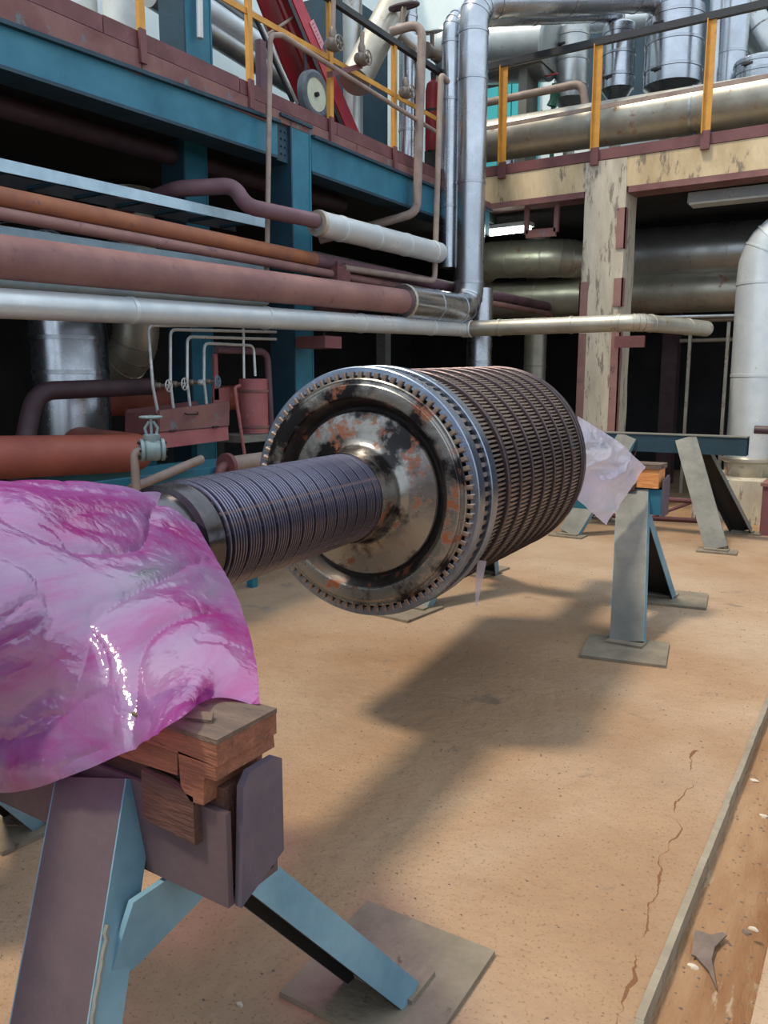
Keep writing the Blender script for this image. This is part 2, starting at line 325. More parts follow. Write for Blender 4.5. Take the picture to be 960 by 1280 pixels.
wf = MB().box((-8.5, -6.2, 0), (7, -6, 1.3)).box((-8.5, -6.2, 6), (7, -6, 6.5))
for x in range(-8, 8, 4): wf.box((x, -6.2, 1.3), (x + .5, -6, 6))
struct('wall_front', wf, M['hall'])
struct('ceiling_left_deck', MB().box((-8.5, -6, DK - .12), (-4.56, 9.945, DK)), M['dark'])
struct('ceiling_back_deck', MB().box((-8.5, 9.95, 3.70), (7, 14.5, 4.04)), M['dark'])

# ------------------------------------------------------------------ left gallery edge
COLY = 5.65
gl = thing('edge_girder', 'long teal blue girder under the left gallery, left of the blue column', 'girder', (-4.6, 2, 3.2))
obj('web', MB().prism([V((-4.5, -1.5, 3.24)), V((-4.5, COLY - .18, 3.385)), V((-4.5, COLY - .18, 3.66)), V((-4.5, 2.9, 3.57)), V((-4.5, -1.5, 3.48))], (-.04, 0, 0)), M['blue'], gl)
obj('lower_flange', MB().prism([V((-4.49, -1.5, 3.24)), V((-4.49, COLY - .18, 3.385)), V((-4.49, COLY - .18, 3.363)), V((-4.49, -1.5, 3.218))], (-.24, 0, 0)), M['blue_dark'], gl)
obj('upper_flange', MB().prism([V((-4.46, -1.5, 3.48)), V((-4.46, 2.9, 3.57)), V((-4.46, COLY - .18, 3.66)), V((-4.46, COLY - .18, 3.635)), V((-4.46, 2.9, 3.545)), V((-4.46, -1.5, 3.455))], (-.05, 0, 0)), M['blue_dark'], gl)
gr = thing('edge_girder', 'short teal blue girder between the blue column and the far corner', 'girder', (-4.6, 7.7, 3.3))
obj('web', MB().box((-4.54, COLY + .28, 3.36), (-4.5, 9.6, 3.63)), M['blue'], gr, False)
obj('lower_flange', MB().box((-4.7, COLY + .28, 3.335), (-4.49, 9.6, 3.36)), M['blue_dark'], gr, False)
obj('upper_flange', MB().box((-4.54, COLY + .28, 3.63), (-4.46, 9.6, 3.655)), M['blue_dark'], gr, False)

# toe boards laid end to end
y = -1.5
for i, (ln) in enumerate((3.9, 1.35, 1.28, 1.3, 1.6, 1.4)):
    struct('trim_2', MB().box((-4.535, y, 3.75), (-4.5, y + ln - .008, 3.86 - .004 * (i % 2))), M['brown'])
    struct('trim_3', MB().box((-4.53, y + .3, 3.58 if y < 3.5 else 3.61 if y < 4.6 else 3.655), (-4.492, min(y + ln + .292, 9.6), 3.742)), M['brown_dusty'])
    y += ln

# blue column
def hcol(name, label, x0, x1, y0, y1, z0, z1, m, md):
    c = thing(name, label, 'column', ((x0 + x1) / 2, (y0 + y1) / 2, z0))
    obj('flange', MB().box((x0, y0, z0), (x1, y0 + .018, z1)), md, c, False)  # front flange in the darker teal: its shade is painted in
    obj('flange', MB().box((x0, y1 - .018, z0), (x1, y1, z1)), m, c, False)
    obj('side_plate', MB().box((x1 - .03, y0 + .018, z0), (x1 - .006, y1 - .018, z1)), m, c, False)
    return c
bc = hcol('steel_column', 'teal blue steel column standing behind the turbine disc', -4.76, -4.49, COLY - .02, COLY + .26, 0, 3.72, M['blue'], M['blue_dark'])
obj('bracket_plate', MB().box((-4.72, COLY - .17, 3.36), (-4.52, COLY - .02, 3.7)), M['blue_dark'], bc, False)
obj('cap_plate', MB().box((-4.78, COLY - .16, 3.70), (-4.47, COLY + .27, 3.725)), M['blue_dark'], bc, False)
for z in (3.42, 3.48, 3.54, 3.6):
    for yy in (COLY - .06, COLY - .11): obj('bolt', MB().lathe([(0, .012), (.009, .012), (.009, 0)], 6, (-4.52, yy, z), (1, 0, 0)), M['blue_dark'], bc)
p0 = X_(246, 585, -5.2)
hcol('steel_column', 'darker teal steel column behind the pink instrument box', -5.38, -5.12, p0.y - .1, p0.y + .18, 0, 3.5, M['blue'], M['blue_dark'])

# handrail of the left gallery
hl = thing('guard_rail', 'ochre guard rail with brown post feet on the left gallery edge', 'railing', (-4.48, 5, 3.64))
for px, py in ((180, 88), (315, 141), (415, 180), (494, 208)):
    b = X_(px, py, -4.475)
    obj('post', MB().beam((-4.475, b.y, 3.86), (-4.475, b.y, 4.83), (.012, 0, 0), (0, .05, 0)).beam((-4.5, b.y, 3.86), (-4.5, b.y, 4.83), (.05, 0, 0), (0, .01, 0)), M['yellow'], hl, False)
    f = obj('post_foot', MB().box((-4.489, b.y - .026, 3.655), (-4.465, b.y + .026, 3.87)), M['brown'], hl, False); f['label'] = 'red brown painted post foot'
obj('mid_rail', MB().beam((-4.49, 0, 4.36), (-4.49, 8.9, 4.36), (.012, 0, 0), (0, 0, .045)), M['yellow'], hl, False)
t = obj('top_rail', MB().beam((-4.48, 0, 4.84), (-4.48, 9.3, 4.84), (.05, 0, 0), (0, 0, .055)), M['black'], hl, False); t['label'] = 'black top rail'

# ------------------------------------------------------------------ back gallery edge and column
BY = 9.6
hb = thing('concrete_beam', 'stained tan concrete beam carrying the back gallery', 'beam', (-1, BY + .1, 3.6))
obj('beam_body', MB().box((-4.62, BY, 3.73), (6.9, BY + .34, 4.05)), M['concrete'], hb, False)
obj('edge_angle', MB().box((-4.62, BY - .012, 3.66), (-3.29, BY + .3, 3.728)), M['brown_dusty'], hb, False)
obj('edge_angle', MB().box((-2.77, BY - .012, 3.66), (6.9, BY + .3, 3.728)), M['brown_dusty'], hb, False)
struct('trim_4', MB().box((-4.62, BY - .01, 4.055), (6.9, BY + .025, 4.17)), M['brown'])
cc = thing('concrete_column', 'tall concrete column with chipped rusty corner guards at the back gallery', 'column', (-3.03, BY + .2, 0))
cb = MB(); cx0, cx1, cy0, cy1 = -3.28, -2.80, BY - .005, BY + .45
N = 40; rings = []
for i in range(N + 1):
    z = 4.045 * i / N; j = [.012 * noise.noise(V((z * 2.3, k * 5.1, 1))) for k in range(4)]
    rings += [V((cx0 + j[0], cy0 + j[1] * .3, z)), V((cx1 + j[2], cy0 + j[3] * .3, z)), V((cx1 + j[2], cy1, z)), V((cx0 + j[0], cy1, z))]
fs = [(i * 4 + k, i * 4 + (k + 1) % 4, i * 4 + 4 + (k + 1) % 4, i * 4 + 4 + k) for i in range(N) for k in range(4)]
cb.add(rings, fs + [(0, 3, 2, 1), (N * 4, N * 4 + 1, N * 4 + 2, N * 4 + 3)])
obj('column_body', cb, M['concrete_col'], cc, False)
for x, z0, z1 in ((cx1, 3.05, 3.5), (cx1, 2.4, 2.72), (cx1, .9, 2.15), (cx0, 2.25, 2.7), (cx0, .3, 2.1)):
    s = -1 if x == cx1 else 1
    g = MB().box((x + s * .085, BY - .02, z0), (x - s * .018, BY - .006, z1))
    obj('corner_guard', g.box((x - s * .018, BY - .02, z0), (x - s * .004, BY + .08, z1)), M['rust_pink'], cc, False)

hr = thing('guard_rail', 'black topped guard rail with ochre posts along the back gallery', 'railing', (-2, BY - .02, 4.03))
for px in (628, 743, 880):
    q = Y_(px, 205, BY - .02).x
    obj('post', MB().box((q - .045, BY - .03, 4.16), (q + .045, BY - .016, 5.3)).box((q - .045, BY - .07, 4.16), (q - .035, BY - .016, 5.3)), M['yellow'], hr, False)
    f = obj('post_foot', MB().box((q - .047, BY - .05, 4.0), (q + .047, BY - .012, 4.19)), M['brown'], hr, False); f['label'] = 'red brown painted post foot'
obj('mid_rail', MB().beam((-4.55, BY - .02, 4.62), (3, BY - .02, 4.65), (0, .012, 0), (0, 0, .045)), M['rail_pipe'], hr, False)
t = obj('top_rail', MB().beam((-4.55, BY - .02, 5.32), (3, BY - .02, 5.34), (0, .06, 0), (0, 0, .075)), M['black'], hr, False); t['label'] = 'black top rail'

# ------------------------------------------------------------------ turbine rotor
AZ = .091; RC = V((-1.8, 2.713, 1.095)); AX = V((-sin(AZ), cos(AZ), 0)); RX = V((cos(AZ), sin(AZ), 0)); RZ = V((0, 0, 1))
def RP(s, r=0, a=0): return RC + AX * s + (RX * cos(a) + RZ * sin(a)) * r
rotor = thing('turbine_rotor', 'large dark steel turbine rotor with bladed drum resting on trestles', 'rotor', RC)
def lat(name, prof, m, seg=96): return obj(name, MB().lathe(prof, seg, RC, AX), m, rotor)
# front disc, seen face on
lat('disc_face', [(.384, -.066), (.389, -.073), (.394, -.074), (.436, -.074), (.440, -.071), (.441, -.063), (.447, -.061), (.458, -.063), (.463, -.059), (.463, -.03), (.44, -.025)], M['face'], 128)
lat('recess_ring', [(.384, -.066), (.376, -.055), (.360, -.024), (.350, -.012), (.342, -.008), (.336, -.008), (.335, -.03)], M['face_dark'], 128)
lat('inner_disc', [(.335, -.008), (.3335, -.036), (.329, -.041), (.30, -.044), (.26, -.049), (.225, -.056), (.203, -.066), (.190, -.084), (.182, -.12), (.179, -.17), (.178, -.2)], M['face'], 128)
# labyrinth shaft
lat('seal_groove', [(.151, -.15), (.151, -1.12)], M['core'])
lat('shaft', [(.150, -.1), (.150, -1.125), (.168, -1.13), (.168, -1.2), (.15, -1.205), (.15, -1.33)], M['rotor'])
lat('journal', [(.15, -1.32), (.12, -1.33), (.12, -1.40), (.165, -1.405), (.17, -1.41), (.17, -1.5), (.16, -1.51), (.135, -1.53), (.135, -2.4), (0, -2.4)], M['rotor'])
fin_me = None; s = -.185; k = 0
while s > -1.115:
    if fin_me is None:
        fo = obj('seal_ring', MB().lathe([(.149, .004), (.173, .0032), (.174, .0026), (.174, -.0026), (.173, -.0032), (.149, -.004)], 80, RP(s), AX), M['fin'], rotor, True, RP(s)); fin_me = fo.data
    else:
        fo = bpy.data.objects.new('seal_ring', fin_me); COL.objects.link(fo); fo.parent = rotor; fo.location = RP(s) - RC
    k += 1; s -= .0125 if k % 5 else .0215
# drum, shrouds and blades
lat('drum_core', [(.3, -.01), (.435, -.012), (.44, .11), (.435, .115), (.445, .5), (.465, 1.5), (.465, 1.56), (.25, 1.565), (.25, 1.6)], M['core'])
ROWS = [(-.058, -.043, .44, .488, 82), (.018, .087, .455, .499, 82), (.150, .330, .43, .487, 150), (.372, .492, .44, .494, 150), (.516, .655, .45, .498, 156), (.684, .828, .455, .502, 156),
        (.852, .992, .46, .506, 160), (1.015, 1.155, .464, .510, 160), (1.178, 1.318, .468, .514, 164), (1.342, 1.50, .472, .519, 164)]
RINGS = [(-.045, .02, .5085), (.085, .152, .515), (.328, .345, .503), (.349, .374, .497), (.490, .503, .507), (.506, .518, .500), (.653, .666, .511), (.669, .686, .503), (.826, .838, .515), (.841, .854, .507), (.99, 1.001, .519), (1.004, 1.017, .511),
         (1.153, 1.163, .523), (1.166, 1.18, .515), (1.316, 1.326, .527), (1.329, 1.344, .519), (1.498, 1.51, .530), (1.53, 1.575, .533)]
for i, (a, b, R) in enumerate(RINGS):
    lat('shroud_ring', [(R - .035, a), (R - .004, a), (R, a + .003), (R, b - .003), (R - .004, b), (R - .035, b)], M['ring'] if i in (0, 1) else M['ring_brown'], 128)
def blade_mb(a, b, r0, r1, n, fill):
    h = pi * (r1) / n * fill; L = b - a; mb = MB(); pr = []
    for t_, w_ in ((0, .7), (.15, 1), (.5, 1), (.8, .9), (1, .5)):
        pr.append((a + L * t_, h * w_))
    off = lambda t_: h * .35 * (t_ - .5) + h * .15 * (1 - 4 * (t_ - .5) ** 2)
    lo = [(y_, w_ + off((y_ - a) / L)) for y_, w_ in pr] + [(y_, -w_ + off((y_ - a) / L)) for y_, w_ in pr[::-1]]
    n_ = len(lo); vs = [V((x, y_, r0 - .03)) for y_, x in lo] + [V((x, y_, r1)) for y_, x in lo]
    mb.add(vs, [tuple(range(n_, 2 * n_))] + [(q, (q + 1) % n_, n_ + (q + 1) % n_, n_ + q) for q in range(n_)]); return mb
ROTM = Matrix.Rotation(AZ, 4, 'Z')
budget = 300; rest = []
for ri, (a, b, r0, r1, n) in enumerate(ROWS):
    mb = blade_mb(a, b, r0, r1, n, .50 if ri < 2 else .50)
    me = bpy.data.meshes.new('blade'); me.from_pydata(mb.v, [], mb.f); me.materials.append(M['blade'])
    joined = MB()
    order = sorted(range(n), key=lambda q: abs(((q / n * 2 * pi - radians(70) + pi) % (2 * pi)) - pi))   # those on the visible upper right first
    single = set(order[:min(n, budget)]) if ri < 3 else set()
    budget -= len(single)
    for q in range(n):
        mt = ROTM @ Matrix.Rotation(2 * pi * q / n, 4, 'Y')
        if q in single:
            o = bpy.data.objects.new('blade', me); COL.objects.link(o); o.parent = rotor; o.matrix_local = mt
        else:
            joined.add([mt @ p + RC for p in mb.v], mb.f)
    rest.append(joined)
jb = MB()
for j in rest: jb.add(j.v, j.f)
o = obj('blade_rows', jb, M['blade'], rotor, False); o['kind'] = 'stuff'
lat('end_journal', [(.25, 1.58), (.2, 1.62), (.13, 1.66), (.13, 2.9), (0, 2.9)], M['rotor'])

# ------------------------------------------------------------------ trestles
def channel(p, q, wx, depth, inner, th=.009):
    """U channel leg from p to q: web of width wx (along X) on the outside, flanges reaching towards inner (+1/-1 in Y)"""
    p, q = V(p), V(q); ax = (q - p).normalized(); u = V((1, 0, 0)); u = (u - ax * u.dot(ax)).normalized(); wv = u.cross(ax).normalized()
    if wv.y * inner < 0: wv = -wv
    h = wx / 2; pr = [(-h, 0), (h, 0), (h, depth), (h - th, depth), (h - th, th), (-h + th, th), (-h + th, depth), (-h, depth)]
    return MB().prism([p + u * a + wv * b for a, b in pr], q - p)
def foot_plate(c, w_, l_, rot, parent, nm='foot_plate'):
    m = Matrix.Translation(V(c)) @ Matrix.Rotation(rot, 4, 'Z')
    f = obj(nm, MB().box((-w_ / 2, -l_ / 2, 0), (w_ / 2, l_ / 2, .016), m), M['plate'], parent, False)
    return f
def trestle(label, xr, xl, yc, z0, zt, hw, legs, front, side, group, plate, trm, endm):
    t = thing('trestle', label, 'trestle', ((xr + xl) / 2, yc, 0), group)
    # trough: open-topped channel along X
    th = .012
    tr = MB().box((xl, yc - hw, z0), (xr, yc + hw, z0 + th)).box((xl, yc - hw, z0 + th), (xr, yc - hw + th, zt)).box((xl, yc + hw - th, z0 + th), (xr, yc + hw, zt))
    obj('trough_beam', tr, trm, t, False)
    for (tx, ty, tz, fx, fy, inner, sm, wx) in legs:
        p, q = V((tx, ty, tz)), V((fx, fy, .03))
        lg = obj('leg', channel(p, q, wx, .075, inner), front if inner > 0 else M['dark_steel'], t, False)  # rear legs: shade of the open channel painted as dark steel
        # painted flange liners
        ax = (q - p).normalized(); u = V((1, 0, 0)); u = (u - ax * u.dot(ax)).normalized(); wv = u.cross(ax).normalized(); wv = wv if wv.y * inner > 0 else -wv
        for sg in (1, -1):
            c0 = u * sg * (wx / 2 + .0015) + wv * .0375
            fl = obj('flange', MB().beam(p + c0, q + c0, u * .003, wv * .075), sm, lg, False)
        obj('shoe', MB().box((fx - wx / 2 - .01, fy - .06, .014), (fx + wx / 2 + .01, fy + .06, .03)), M['plate'], lg, False)
    for (cx, cy, w_, l_, r_) in plate: foot_plate((cx, cy, .001), w_, l_, r_, t)
    return t
# --- near trestle
G = 'steel trestles carrying the rotor'
t1 = trestle('nearest trestle with plum front leg and pale blue rear leg, under the pink film', -.845, -2.62, .925, .70, .865, .062,
    [(-1.155, .845, .85, -.935, .41, 1, M['blue_leg'], .172), (-1.17, 1.0, .78, -.975, 1.585, -1, M['blue_leg'], .165),
     (-2.2, .845, .85, -2.5, .41, 1, M['blue_leg'], .172), (-2.2, 1.0, .78, -2.48, 1.585, -1, M['blue_leg'], .165)],
    M['leg_purple'], M['blue_leg'], G, [(-.99, 1.6, .41, .42, .02), (-2.54, 1.62, .42, .46, -.1), (-.95, .3, .42, .42, 0), (-2.5, .3, .42, .42, 0)], M['leg_purple'], M['plum'])
obj('tie_plate', MB().prism([V((-1.0, .80, .69)), V((-1.0, 1.06, .69)), V((-1.0, 1.06, .63)), V((-1.0, .973, .610)), V((-1.0, .80, .572)), V((-1.0, .735, .572))], (-.012, 0, 0)), M['blue_leg'], t1, False)
ep = obj('end_plate', MB().prism([V((-.842, .875, .70)), V((-.842, .985, .745)), V((-.842, .985, .915)), V((-.842, .968, .925)), V((-.842, .905, .925)), V((-.842, .888, .905))], (.014, .0, 0)), M['plum'], t1, False)
weld = MB(); wpts = []
for i in range(14):
    zz = .67 - .13 * i / 13; wpts.append(V((-1.063 + (.85 - zz) * .268, .853 - (.85 - zz) * .5305 + .006 * noise.noise(V((i * 1.7, 0, 0))), zz)))
obj('weld_bead', MB().tube(wpts, .005, 8), M['leg_grey'], t1)
# timber in the near trough
def chunk(pts_xz, y0, y1, jit=.004, seed=0):
    random.seed(seed); a = [V((x + random.uniform(-jit, jit), y0, z + random.uniform(-jit, jit))) for x, z in pts_xz]
    return MB().prism(a, (0, y1 - y0, 0))
tb = thing('timber_saddle', 'worn reddish timber blocks wedged in the nearest trestle under the pink film', 'timber', (-1.3, .925, .87))
obj('cap_block', MB().box((-1.06, .846, .955), (-.842, .989, .993)), M['wood'], tb, False)
obj('grime_crust', MB().box((-1.06, .845, .992), (-.841, .99, 1.0)), M['wood_top'], tb, False)
obj('end_block', chunk([(-.93, .957), (-.845, .957), (-.846, .93), (-.872, .93), (-.876, .88), (-.905, .88), (-.925, .90)], .846, .986, .002, 2), M['wood'], tb, False)
obj('long_block', chunk([(-1.75, .955), (-.935, .955), (-.94, .915), (-1.06, .905), (-1.75, .90)], .852, .98, .004, 3), M['wood'], tb, False)
obj('filler_block', MB().box((-2.55, .876, .714), (-.86, .972, .90)), M['wood_dark'], tb, False)
obj('wedge', chunk([(-1.02, .90), (-.90, .885), (-.90, .80), (-1.02, .815)], .846, .864, .003, 5), M['wood_dark'], tb, False)
obj('splinter', MB().prism([V((-.935, .87, 1.0)), V((-.89, .885, 1.0)), V((-.90, .90, 1.006)), V((-.93, .895, 1.004))], (0, 0, .006)), M['wood_top'], tb, False)

# --- middle trestle
t2 = trestle('middle trestle with grey front leg, under the far end of the rotor', -1.18, -2.72, 5.19, .71, .87, .07,
    [(-1.36, 5.11, .86, -1.215, 4.60, 1, M['blue_leg'], .19), (-1.42, 5.27, .82, -1.30, 5.82, -1, M['blue_leg'], .19),
     (-2.5, 5.11, .86, -2.66, 4.60, 1, M['blue_leg'], .19), (-2.5, 5.27, .82, -2.68, 5.82, -1, M['blue_leg'], .19)],
    M['leg_grey'], M['blue_leg'], G, [(-1.19, 4.5, .46, .42, .18), (-1.22, 5.8, .46, .42, .15), (-2.72, 4.52, .42, .42, -.1), (-2.83, 5.85, .46, .42, -.1)], M['blue'], M['leg_purple'])
obj('end_plate', MB().prism([V((-1.178, 5.115, .70)), V((-1.178, 5.265, .70)), V((-1.178, 5.265, .93)), V((-1.178, 5.24, .955)), V((-1.178, 5.115, .93))], (.012, 0, 0)), M['plum'], t2, False)
tb2 = thing('timber_saddle', 'split orange timber block in the middle trestle beside the clear film', 'timber', (-1.5, 5.19, .87))
obj('end_block', MB().box((-1.335, 5.10, .88), (-1.20, 5.26, 1.0)), M['wood_bright'], tb2, False)
obj('cap_block', MB().box((-1.66, 5.09, 1.0), (-1.19, 5.27, 1.03)), M['wood_top'], tb2, False)
obj('long_block', MB().box((-2.6, 5.135, .724), (-1.34, 5.245, .965)), M['wood_dark'], tb2, False)
obj('wedge', MB().box((-1.50, 5.085, .86), (-1.34, 5.118, .955)), M['wood_dark'], tb2, False)

# --- far trestle
t3 = trestle('farthest trestle, grey and empty with widely splayed legs, before the right pipe', -1.13, -3.0, 8.2, .845, 1.015, .07,
    [(-1.68, 8.12, 1.0, -1.26, 7.68, 1, M['leg_grey'], .19), (-1.62, 8.28, .98, -1.2, 8.78, -1, M['leg_grey'], .19),
     (-2.24, 8.12, 1.0, -2.66, 7.68, 1, M['blue_leg'], .19), (-2.24, 8.28, .98, -2.66, 8.78, -1, M['leg_grey'], .19)],
    M['leg_grey'], M['leg_grey'], G, [(-1.25, 7.67, .34, .2, .1), (-1.2, 8.78, .34, .2, .1), (-2.66, 7.67, .34, .2, 0), (-2.66, 8.78, .34, .2, 0)], M['blue_dark'], M['leg_grey'])
obj('top_plate', MB().box((-3.0, 8.12, 1.016), (-1.13, 8.28, 1.026)), M['leg_grey'], t3, False)

# ------------------------------------------------------------------ plastic films
def spline(P, n):
    out = []
    for i in range(n):
        f = i / (n - 1) * (len(P) - 1); k = min(int(f), len(P) - 2); u = f - k
        p0, p1, p2, p3 = P[max(k - 1, 0)], P[k], P[k + 1], P[min(k + 2, len(P) - 1)]
        out.append(.5 * ((2 * p1) + (p2 - p0) * u + (2 * p0 - 5 * p1 + 4 * p2 - p3) * u * u + (3 * p1 - p0 - 3 * p2 + p3) * u ** 3))
    return out
def sheet(name, rows, nu, nv, m, amp, fr, edge=0.):
    R = [spline([V(p) for p in r], nu) for r in rows]; cols = [spline([r[i] for r in R], nv) for i in range(nu)]
    mb = MB(); vs = []
    for i, c in enumerate(cols):
        for j, p in enumerate(c):
            a = c[min(j + 1, nv - 1)] - c[max(j - 1, 0)]; b = cols[min(i + 1, nu - 1)][j] - cols[max(i - 1, 0)][j]
            nn = a.cross(b)
            nn = nn.normalized() if nn.length > 1e-9 else V((0, 0, 1))
            q = V((p.x * .8, p.y * .6, p.z * 1.1)) * fr
            d1 = abs(noise.noise(q * .55 + V((noise.noise(q * .4) * 1.5, 0, 0)))); d2 = abs(noise.noise(q * 1.2 + V((4, noise.noise(q * .7) * 1.2, 0))))
            d = (1 - d1) ** 9 * 1.1 + (1 - d2) ** 12 * .45 + noise.noise(q * .3) * 1.0
            vs.append(p + nn * amp * d * (.25 + .75 * min(1, i / 26)))
    fs = [(i * nv + j, i * nv + j + 1, (i + 1) * nv + j + 1, (i + 1) * nv + j) for i in range(nu - 1) for j in range(nv - 1)]
    mb.add(vs, fs); return obj(name, mb, m)
ridge = [X_(213, 616, -1.70), X_(170, 608, -1.69), X_(115, 601, -1.68), X_(55, 598, -1.66), X_(0, 597, -1.64), V((-1.62, .7, 1.37)), V((-1.6, .3, 1.35))]
hem = [X_(325, 879, -.872), Z_(268, 872, 1.012), Y_(222, 899, .812), Y_(160, 936, .80), Y_(100, 965, .79), Y_(0, 995, .78), V((-1.75, .7, .68))]
q1 = [X_(262, 684, -1.47), X_(205, 676, -1.44), X_(150, 668, -1.42), X_(90, 665, -1.40), X_(20, 668, -1.38), V((-1.33, .62, 1.25)), V((-1.3, .3, 1.25))]
q2 = [X_(299, 752, -1.20), X_(240, 745, -1.18), X_(180, 745, -1.2), X_(120, 755, -1.22), X_(30, 770, -1.25), V((-1.3, .6, 1.05)), V((-1.3, .35, 1.05))]
q3 = [X_(319, 822, -.985), X_(275, 820, -1.0), X_(215, 830, -1.03), X_(140, 855, -1.10), X_(40, 885, -1.27), V((-1.5, .66, .86)), V((-1.6, .4, .86))]
bk = [p + V((-.22, .02, -.12)) for p in ridge]; bk2 = [p + V((-.32, .02, -.42)) for p in ridge]
tag(sheet('plastic_film', [bk2, bk, ridge, q1, q2, q3, hem], 200, 170, M['film_pink'], .011, 7.), 'pink plastic film draped over the near end of the rotor shaft', 'plastic sheet')
A0, A1, A2, A3 = Y_(722, 520, 4.42), Y_(806, 583, 5.03), Y_(757, 656, 4.86), Y_(722, 625, 4.42)
m0 = (A0 + A1) / 2 + V((0, .05, .012)); m1 = (A3 + A2) / 2
tag(sheet('plastic_film', [[A0, m0, A1], [(A0 * 2 + A3) / 3, (m0 * 2 + m1) / 3 + V((.03, -.05, 0)), (A1 * 2 + A2) / 3], [(A0 + A3 * 2) / 3, (m0 + m1 * 2) / 3 + V((.03, -.05, 0)), (A1 + A2 * 2) / 3], [A3, m1, A2]], 50, 40, M['film_clear'], .012, 9.),
    'clear whitish plastic film hanging off the far end of the rotor', 'plastic sheet')
s0, s1 = RP(.30, .47, -1.25), None
b0 = Y_(600, 709, s0.y)
tag(sheet('plastic_strip', [[b0 + V((-.012, 0, .03)), b0 + V((-.02, 0, -.06)), b0 + V((-.018, 0, -.17))], [b0 + V((.03, 0, .03)), b0 + V((.012, 0, -.06)), b0 + V((-.008, 0, -.17))]], 16, 6, M['film_clear'], .004, 20.),
    'thin torn strip of clear film hanging below the bladed drum', 'plastic sheet')

# ------------------------------------------------------------------ left pipe bundle (runs along the hall)
def along(x0, y0, x1, y1, X, ext=1.2):
    a, b = X_(x0, y0, X), X_(x1, y1, X); d = (b - a).normalized(); return a - d * ext, b
a, b = along(0, 321, 503, 377, -4.12)
o = pipe('rusty_pipe', 'thick dusty red brown pipe crossing in front of the blue column', [a, b], .118, M['rust_pink'])
a2, b2 = along(0, 379, 578, 411, -4.12)
o = pipe('clad_pipe', 'pale clad pipe, lowest of the long left bundle, in front of the blue column', [a2, b2 + V((0, .03, 0))], .082, M['white_pipe'], bands=1.3)
vx, vy = b.x, X_(586, 380, -4.12).y
vt = X_(590, 20, -4.12).z
# thick silver riser: from the cut end of the rusty pipe, up, then along the back to the largest vessel
top = X_(596, 6, -4.12); top.y = vy; T3 = Y_(838, -4, 10.9)
pipe('silver_riser', 'thick shiny silver riser with elbow, rising from the rusty pipe', [b - V((0, .02, 0)), V((-4.12, vy, b.z + .02)), top, T3, V((T3.x, 10.9, T3.z - .35))], .163, M['alu'], br=.3, bands=1.05)
obj('torn_end', MB().lathe([(.118, .0), (.164, -.005), (.172, .02), (.16, .03)], 24, b, (0, 1, 0)), M['alu_dirty'], bpy.data.objects['silver_riser'])
# second thinner silver riser behind
q = X_(561, 300, -4.36); tq = X_(561, 20, -4.36); T2 = Y_(772, 16, 10.9)
pipe('silver_riser', 'thinner silver riser left of the thick one, bending right at the top', [V((-4.36, q.y, 2.79)), V((-4.36, q.y, tq.z)), T2, T2 + V((0, 0, -.3))], .1, M['alu'], br=.24, bands=1.1)
pipe('clad_pipe', 'vertical silver pipe below the big elbow, behind the drum', [V((-4.2, 8.75, 0)), V((-4.2, 8.75, 2.6))], .15, M['alu'], bands=1.1)
# low pale pipe turning along the back in front of the concrete column
c0 = b2 + V((.0, .03, 0)); e1 = Y_(800, 407, c0.y); e1.z = c0.z
pipe('clad_pipe', 'pale low pipe passing right in front of the concrete column', [c0 + V((-.04, 0, 0)), e1, e1 + V((.35, 1.4, 0))], .085, M['alu_dirty'], bands=.8, br=.2)
obj('elbow_collar', MB().lathe([(.08, -.1), (.094, -.09), (.094, .02), (.08, .03)], 24, c0 + V((.08, 0, 0)), (1, 0, 0)), M['white_pipe'], bpy.data.objects['clad_pipe.002'])
# orange pipe and its thin companion, running under the back gallery
a, b_ = along(0, 246, 700, 386, -4.38); c = b_ + V((0, .12, 0)); o = \
    pipe('rusty_pipe', 'orange rusty pipe, upper of the two parallel thin ones on the left', [a, c, c + V((0, 0, -.28))], .058, M['rust_orange'], br=.14)
m1 = X_(392, 318, -4.38); obj('painted_section', MB().tube(fillet([a.lerp(b_, (m1.y - a.y) / (b_.y - a.y)), c, c + V((0, 0, -.282))], .14), .0595, 24), M['plum_pipe'], o)['label'] = 'plum painted right hand section'
a, b_ = along(0, 267, 685, 392, -4.35); c = b_ + V((0, .1, 0))
pipe('rusty_pipe', 'thin dusty pink brown pipe just below the orange rusty pipe', [a, c, c + V((0, 0, -.2))], .037, M['rust_pink'], br=.09)
# grey pipe behind the thick rusty one
a, b_ = along(0, 347, 330, 373, -4.66); pipe('clad_pipe', 'grey pipe half hidden behind the thick rusty pipe, ending at the blue column', [a, b_], .07, M['lightblue'])
# bent plum pipe into pale insulated stub
P = [X_(150, 262, -5.6), X_(222, 236, -4.75), X_(292, 232, -4.42), X_(308, 258, -4.3), X_(395, 276, -4.2)]
pipe('bent_pipe', 'plum pipe with a double bend entering a pale insulated pipe', P, .06, M['plum_pipe'], br=.13)
a, b_ = X_(397, 279, -4.2), X_(548, 316, -4.2)
o = pipe('clad_pipe', 'pale insulated pipe with a torn end in front of the blue column', [a, b_], .105, M['white_pipe'], bands=.55)
obj('torn_end', MB().lathe([(.06, -.012), (.104, -.014), (.111, .02), (.1, .035)], 20, a, (b_ - a)), M['alu_dirty'], o)
# dim pipes under the deck
a, b_ = along(0, 126, 325, 222, -5.25); pipe('dark_pipe', 'dim red oxide pipe high under the left gallery', [a - V((0, 0, .03)), b_ + (b_ - a) * .35 - V((0, 0, .03))], .08, M['dark_pipe'])
